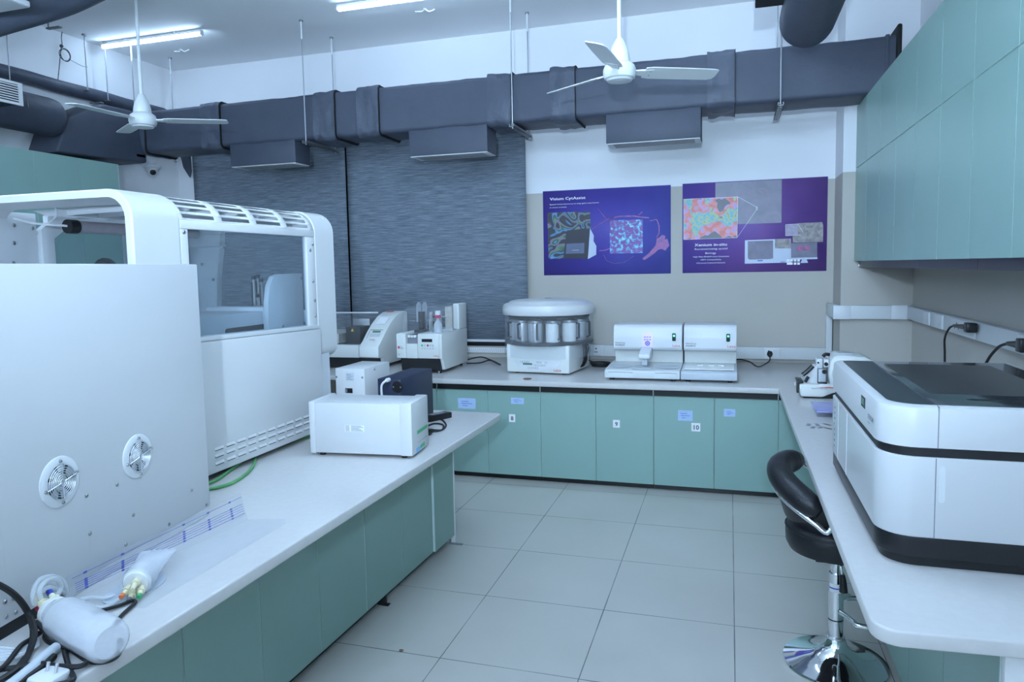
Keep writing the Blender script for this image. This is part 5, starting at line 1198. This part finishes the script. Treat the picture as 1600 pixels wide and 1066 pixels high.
# ================================================================== BIG INSTRUMENT ON THE RIGHT BENCH
t = thing('tissue_analyzer', 'large white instrument with a dark glass top and black base on the right bench', 'lab instrument', (.72, 2.66, ZT))
x0, x1, y0, y1 = .405, 1.035, 2.165, 3.150
def lay(b, z0, z1, g=0., r=.095, bv=0., y1_=None):
    b.prism(rrect(x0 + g, x1 - g, y0 + g, (y1_ or y1) - g, (r - g * .6, .03, .03, .03), 8), 'z', z0, z1, bv, 3, bvall=False); return b
lay(B('black_plastic'), ZT, ZT + .034, .022).build('lower_base', t)
lay(B('black_plastic'), ZT + .030, ZT + .088, .004, bv=.003).build('upper_base', t)
lo = lay(B('analyzer_white'), ZT + .0885, 1.110, 0, bv=.003).build('lower_body', t)
lay(B('black_recess'), 1.108, 1.139, .008).build('black_band', t)
# upper shell: bevelled rim around a dark top
b = B('analyzer_white'); rings = []
for z, g in ((1.137, .0), (1.236, .0), (1.246, .004), (1.251, .014), (1.2515, .030)):
    rings.append([(x, y, z) for x, y in rrect(x0 + g, x1 - g, y0 + g, y1 - g, (.095 - g * .5, .03, .03, .03), 8)])
b.loft(rings, cap1=False); up = b.build('upper_shell', t)
lay(B('dark_panel'), 1.240, 1.2505, .030).build('top_panel', t)
sx = .543
b = B('dark_glass'); b.box(sx + .001, x1 - .034, y0 + .034, y1 - .04, 1.250, 1.2535, .001); ld = b.build('lid_glass', t)
b = B('smoked_window'); b.box(sx + .03, x1 - .11, y0 + .20, y1 - .12, 1.2534, 1.2542); b.build('viewing_window', ld)
b = B('black_recess'); b.prism([(sx + .10, y0 + .115), (sx + .12, y0 + .105), (x1 - .12, y0 + .105), (x1 - .12, y0 + .128), (sx + .115, y0 + .128)], 'z', 1.2534, 1.2548); b.build('lid_grip', ld)
b = B('ink_grey'); b.box(sx - .0012, sx + .0012, y0 - .0006, y0 + .02, ZT + .09, 1.109); b.box(sx + .002, sx + .0045, y0 - .0006, y0 + .02, 1.138, 1.252); b.box(sx + .0005, sx + .003, y0 + .02, y1 - .03, 1.2495, 1.2512); b.build('front_gap', t)
b = B('light_grey_plastic'); h0, h1 = ony(1466, 786, y0), ony(1478, 729, y0); b.prism(rrect(h0.x, h1.x, h0.z, h1.z, .008, 3), 'y', y0 - .0008, y0 + .004); b.build('finger_recess', lo)
b = B('paper_white', 'ink_grey')
for px, wd in ((1322.5, .0028), (1309, .0015)): y = onx(px, 700, x0).y; b.use('paper_white'); b.box(x0 - .0008, x0 + .004, y - wd, y + wd, ZT + .09, 1.108)
b.use('ink_grey'); y = onx(1304.5, 650, x0).y; y = min(y, y1 - .035)
for k in range(8): b.box(x0 - .0008, x0 + .002, y - .01, y + .01, ZT + .12 + k * .022, ZT + .126 + k * .022)
b.build('side_gap', lo)
s0, s1 = onx(1346, 632, x0), onx(1351.5, 648, x0)
b = B('screen_black', 'lcd_green'); b.box(x0 - .0012, x0 + .002, s1.y, s0.y, 1.192, 1.226); b.use('lcd_green'); b.box(x0 - .0018, x0 - .001, s1.y + .012, s0.y - .012, 1.200, 1.220); b.build('status_screen', up)
b = B('ink_grey'); M = frame_wall((x0 - .0012, onx(1356.5, 650, x0).y, 1.176), V((0, -1, 0))); b.text('XENIUM', M, .022, .01); b.text('analyzer', M @ Matrix.Translation((0, -.014, 0)), .011); b.build('name_text', up)

# ================================================================== BAR STOOL
SX, SY = .425, 3.08
t = thing('bar_stool', 'black padded bar stool with a curved back and chrome round foot at the right bench', 'stool', (SX, SY, 0))
b = B('chrome'); b.rev([(0, .0), (.198, .0), (.203, .005), (.200, .012), (.16, .022), (.10, .040), (.062, .062), (.045, .085), (.038, .11), (0, .11)], (SX, SY, 0), seg=56); b.build('round_foot', t)
b = B('chrome', 'black_plastic'); b.cyl((SX, SY, .10), (SX, SY, .385), .029, seg=28); b.rev([(.029, .104), (.036, .106), (.036, .118), (.029, .12)], (SX, SY, 0), seg=28); b.use('black_plastic'); b.cyl((SX, SY, .188), (SX, SY, .193), .0295, seg=28); pole = b.build('column', t)
b = B('paper_white', 'ink_blue'); 
for k in range(7):
    a0_, a1_ = R_(205 + k * 14), R_(219 + k * 14); r = .0295
    b.poly([(SX + r * cos(a0_), SY + r * sin(a0_), .31), (SX + r * cos(a1_), SY + r * sin(a1_), .31), (SX + r * cos(a1_), SY + r * sin(a1_), .345), (SX + r * cos(a0_), SY + r * sin(a0_), .345)])
b.use('ink_blue')
for k in range(7):
    a0_, a1_ = R_(205 + k * 14), R_(219 + k * 14); r = .030
    b.poly([(SX + r * cos(a0_), SY + r * sin(a0_), .324), (SX + r * cos(a1_), SY + r * sin(a1_), .324), (SX + r * cos(a1_), SY + r * sin(a1_), .330), (SX + r * cos(a0_), SY + r * sin(a0_), .330)])
b.build('sticker', pole)
b = B('chrome', 'black_plastic'); b.cyl((SX, SY, .38), (SX, SY, .47), .022, seg=24); b.use('black_plastic'); b.box(SX - .09, SX + .09, SY - .09, SY + .09, .455, .472, .004); b.build('gas_lift', t)
b = B('chrome', 'black_plastic'); q0 = onz(1311, 872, .45); b.tube([(SX + .01, SY - .02, .455), (q0.x, SY - .06, .44), (q0.x + .005, SY - .065, .40)], .005, 8); b.use('black_plastic'); b.tube([(q0.x + .005, SY - .065, .405), (q0.x + .008, SY - .067, .375), (q0.x + .01, SY - .069, .335)], .012, 10, radii=[.009, .014, .017]); b.build('lever', t)
b = B('chrome'); rc = V((SX + .09, SY - .035, .235)); b.tube([(SX + .02, SY + .02, .265), (SX + .06, SY + .085, .255)] + [(rc.x + .108 * cos(a), rc.y + .125 * sin(a), .245) for a in [R_(q) for q in range(110, -111, -20)]] + [(SX + .05, SY - .12, .24), (SX + .015, SY - .03, .232)], .0105, 12, sm=5); b.build('foot_ring', t)
b = B('black_leather'); b.rev([(0, .470), (.150, .470), (.178, .480), (.190, .505), (.192, .545), (.186, .575), (.168, .594), (.12, .604), (0, .606)], (SX - .005, SY + .02, 0), seg=48); se = b.build('seat', t)
b = B('black_rubber'); b.tube([(SX - .005 + .191 * cos(a), SY + .02 + .191 * sin(a), .568) for a in [R_(q) for q in range(0, 360, 12)]], .004, 6, closed=True, sm=1); b.build('seam_piping', se)
def arcp(r, z, a0, a1, n=16, dz=0): return [(SX + .01 + r * cos(R_(a0 + (a1 - a0) * k / n)), SY + .03 + r * .98 * sin(R_(a0 + (a1 - a0) * k / n)), z + dz * abs(k / n - .45)) for k in range(n + 1)]
def backp(r, a0, a1, n, dz=0.):
    out = []
    for k in range(n + 1):
        a = a0 + (a1 - a0) * k / n; z = .792 - .0006 * max(0, a - 165) - .0000125 * max(0, a - 180) ** 2
        out.append((SX + r * cos(R_(a)), SY + .03 + r * sin(R_(a)), z + dz))
    return out
P = backp(.222, 125, 247, 14); b = B('black_leather')
b.tube(P, .05, 18, sm=4, radii=[.030, .046] + [.050] * 11 + [.046, .030]); b.build('backrest', t)
b = B('chrome'); b.tube(backp(.245, 150, 255, 12, -.046) + [(SX - .03, SY - .2, .655), (SX + .05, SY - .17, .60), (SX + .05, SY - .10, .468)], .011, 10, sm=4); b.build('back_frame', t)
b = B('chrome'); b.tube([(SX - .11, SY + .215, .775), (SX - .06, SY + .23, .735), (SX + .02, SY + .22, .70), (SX + .05, SY + .17, .60), (SX + .05, SY + .10, .468)], .010, 10, sm=4); b.build('back_frame', t)
b = B('black_leather'); n = 14; rings = []
for k in range(n + 1):
    a = 160 + 88 * k / n; u = k / n; q = backp(.222, a, a + 1, 1, -.052)[0]; z1 = q[2]; z0 = z1 - .012 - .085 * sin(pi * min(1, u * 1.1 + .02)) 
    ca, sa = cos(R_(a)), sin(R_(a))
    rings.append([(SX + r * ca, SY + .03 + r * sa, z) for r, z in ((.240, z1), (.208, z1), (.180, z0), (.210, z0))])
b.loft(rings); b.build('back_shell', t)

# ================================================================== PERSON BEHIND THE BIG WHITE INSTRUMENT
hp = onp(165, 420, (0, 4.05, 0), V((0, 1, 0))); PXx, PYy = hp.x, hp.y; TOPZ = onp(165, 403, (0, 4.05, 0), V((0, 1, 0))).z; k_ = TOPZ / 1.76
def skin_mesh(name, mname, pts, edges, rad, parent, sub=2):
    bm = bmesh.new(); sk = bm.verts.layers.skin.verify(); vs = []
    for i, p in enumerate(pts):
        v = bm.verts.new((p[0] * k_, p[1] * k_, p[2] * k_)); r = rad[i]; v[sk].radius = (r * k_, r * k_) if not isinstance(r, tuple) else (r[0] * k_, r[1] * k_); v[sk].use_root = i == 0; vs.append(v)
    for a, c in edges: bm.edges.new((vs[a], vs[c]))
    me = bpy.data.meshes.new(name); bm.to_mesh(me); bm.free(); me.materials.append(MATS[mname])
    o = bpy.data.objects.new(name, me); COL.objects.link(o); o.parent = parent
    o.modifiers.new('skin', 'SKIN').use_smooth_shade = True
    s = o.modifiers.new('smooth', 'SUBSURF'); s.levels = sub; s.render_levels = sub
    return o
t = thing('person', 'person behind the white instrument, only black hair showing through its glass', 'person', (PXx, PYy, 0), R_(35))
# x: left/right, -y: facing direction
pts = [(0, 0, .95), (0, .01, 1.12), (0, .015, 1.30), (0, .01, 1.42), (0, -.005, 1.52), (0, -.015, 1.60), (0, -.02, 1.675)]
rad = [(.155, .11), (.14, .10), (.165, .105), (.10, .075), .055, (.066, .078), (.066, .082)]
edges = [(0, 1), (1, 2), (2, 3), (3, 4), (4, 5), (5, 6)]
for s in (-1, 1):
    i = len(pts); pts += [(s * .17, .01, 1.40), (s * .235, .02, 1.13), (s * .225, -.08, .90), (s * .22, -.12, .81)]; rad += [.058, .044, .030, (.026, .034)]; edges += [(3, i), (i, i + 1), (i + 1, i + 2), (i + 2, i + 3)]
    for f in range(4): j = len(pts); pts += [(s * (.20 + .014 * f), -.135 - .004 * f, .765), (s * (.198 + .014 * f), -.140, .715 + .008 * abs(f - 1.5))]; rad += [.009, .0075]; edges += [(i + 3, j), (j, j + 1)]
    j = len(pts); pts += [(s * .195, -.15, .80), (s * .185, -.165, .765)]; rad += [.011, .009]; edges += [(i + 3, j), (j, j + 1)]
    i = len(pts); pts += [(s * .095, .0, .86), (s * .10, -.01, .50), (s * .10, .02, .09), (s * .11, -.12, .035)]; rad += [.088, .058, .040, (.04, .03)]; edges += [(0, i), (i, i + 1), (i + 1, i + 2), (i + 2, i + 3)]
body = skin_mesh('body', 'skin', pts, edges, rad, t)
b = B('black_plastic', 'ink_white', 'skin')
for s in (-1, 1):
    b.use('ink_white'); b.ball((s * .030 * k_, -.082 * k_, 1.655 * k_), .012 * k_, 10); b.use('black_plastic'); b.ball((s * .030 * k_, -.092 * k_, 1.655 * k_), .006 * k_, 8)
    b.use('skin'); b.ball((s * .072 * k_, -.005, 1.64 * k_), .026 * k_, 10, (.35, .6, 1.1))
b.use('skin'); b.tube([(0, -.09 * k_, 1.655 * k_), (0, -.108 * k_, 1.622 * k_), (0, -.095 * k_, 1.612 * k_)], .011 * k_, 8); b.ball((0, -.09 * k_, 1.585 * k_), .022 * k_, 10, (1, .4, .28)); b.build('face', t, False)
b = B('hair_black'); tb = bmesh.new(); bmesh.ops.create_uvsphere(tb, u_segments=28, v_segments=18, radius=1)
for v in tb.verts:
    n_ = noise.noise(v.co * 6) * .05; c = v.co * (1 + n_)
    z = c.z; y = c.y
    if z < -.1 and y < -.2: c.y = max(c.y, -.2 + .0 * z); c.z = max(c.z, -.1)
    v.co = V((c.x * .082 * k_, (-.008 + c.y * .098) * k_, (1.665 + c.z * .095) * k_))
b.merge(tb); hr = b.build('hair', t, False)
sp = [(0, 0, .93), (0, .01, 1.12), (0, .015, 1.30), (0, .01, 1.44)]; sr = [(.165, .122), (.152, .112), (.178, .118), (.11, .085)]; se_ = [(0, 1), (1, 2), (2, 3)]
for s in (-1, 1):
    i = len(sp); sp += [(s * .172, .01, 1.405), (s * .235, .02, 1.13), (s * .226, -.07, .93)]; sr += [.068, .055, .042]; se_ += [(3, i), (i, i + 1), (i + 1, i + 2)]
skin_mesh('shirt', 'shirt_blue', sp, se_, sr, t)
tp = [(0, 0, .97)]; tr_ = [(.16, .118)]; te = []
for s in (-1, 1):
    i = len(tp); tp += [(s * .095, .0, .86), (s * .10, -.01, .50), (s * .10, .015, .10)]; tr_ += [.102, .074, .060]; te += [(0, i), (i, i + 1), (i + 1, i + 2)]
skin_mesh('trousers', 'trousers_dark', tp, te, tr_, t)
b = B('black_rubber')
for s in (-1, 1): b.prism([(s * .105 * k_ + x, y) for x, y in rrect(-.045, .045, -.19, .08, .04, 5)], 'z', 0, .075, .02)
b.build('shoes', t, False)

# ================================================================== WORLD AND VIEW
w = bpy.data.worlds.new('world'); scene.world = w; w.use_nodes = True
w.node_tree.nodes['Background'].inputs[0].default_value = (.4, .55, .8, 1); w.node_tree.nodes['Background'].inputs[1].default_value = .02
vs_ = scene.view_settings; vs_.view_transform = 'Standard'; vs_.look = 'None'; vs_.exposure = 0.75; vs_.gamma = 1.0; vs_.use_curve_mapping = False
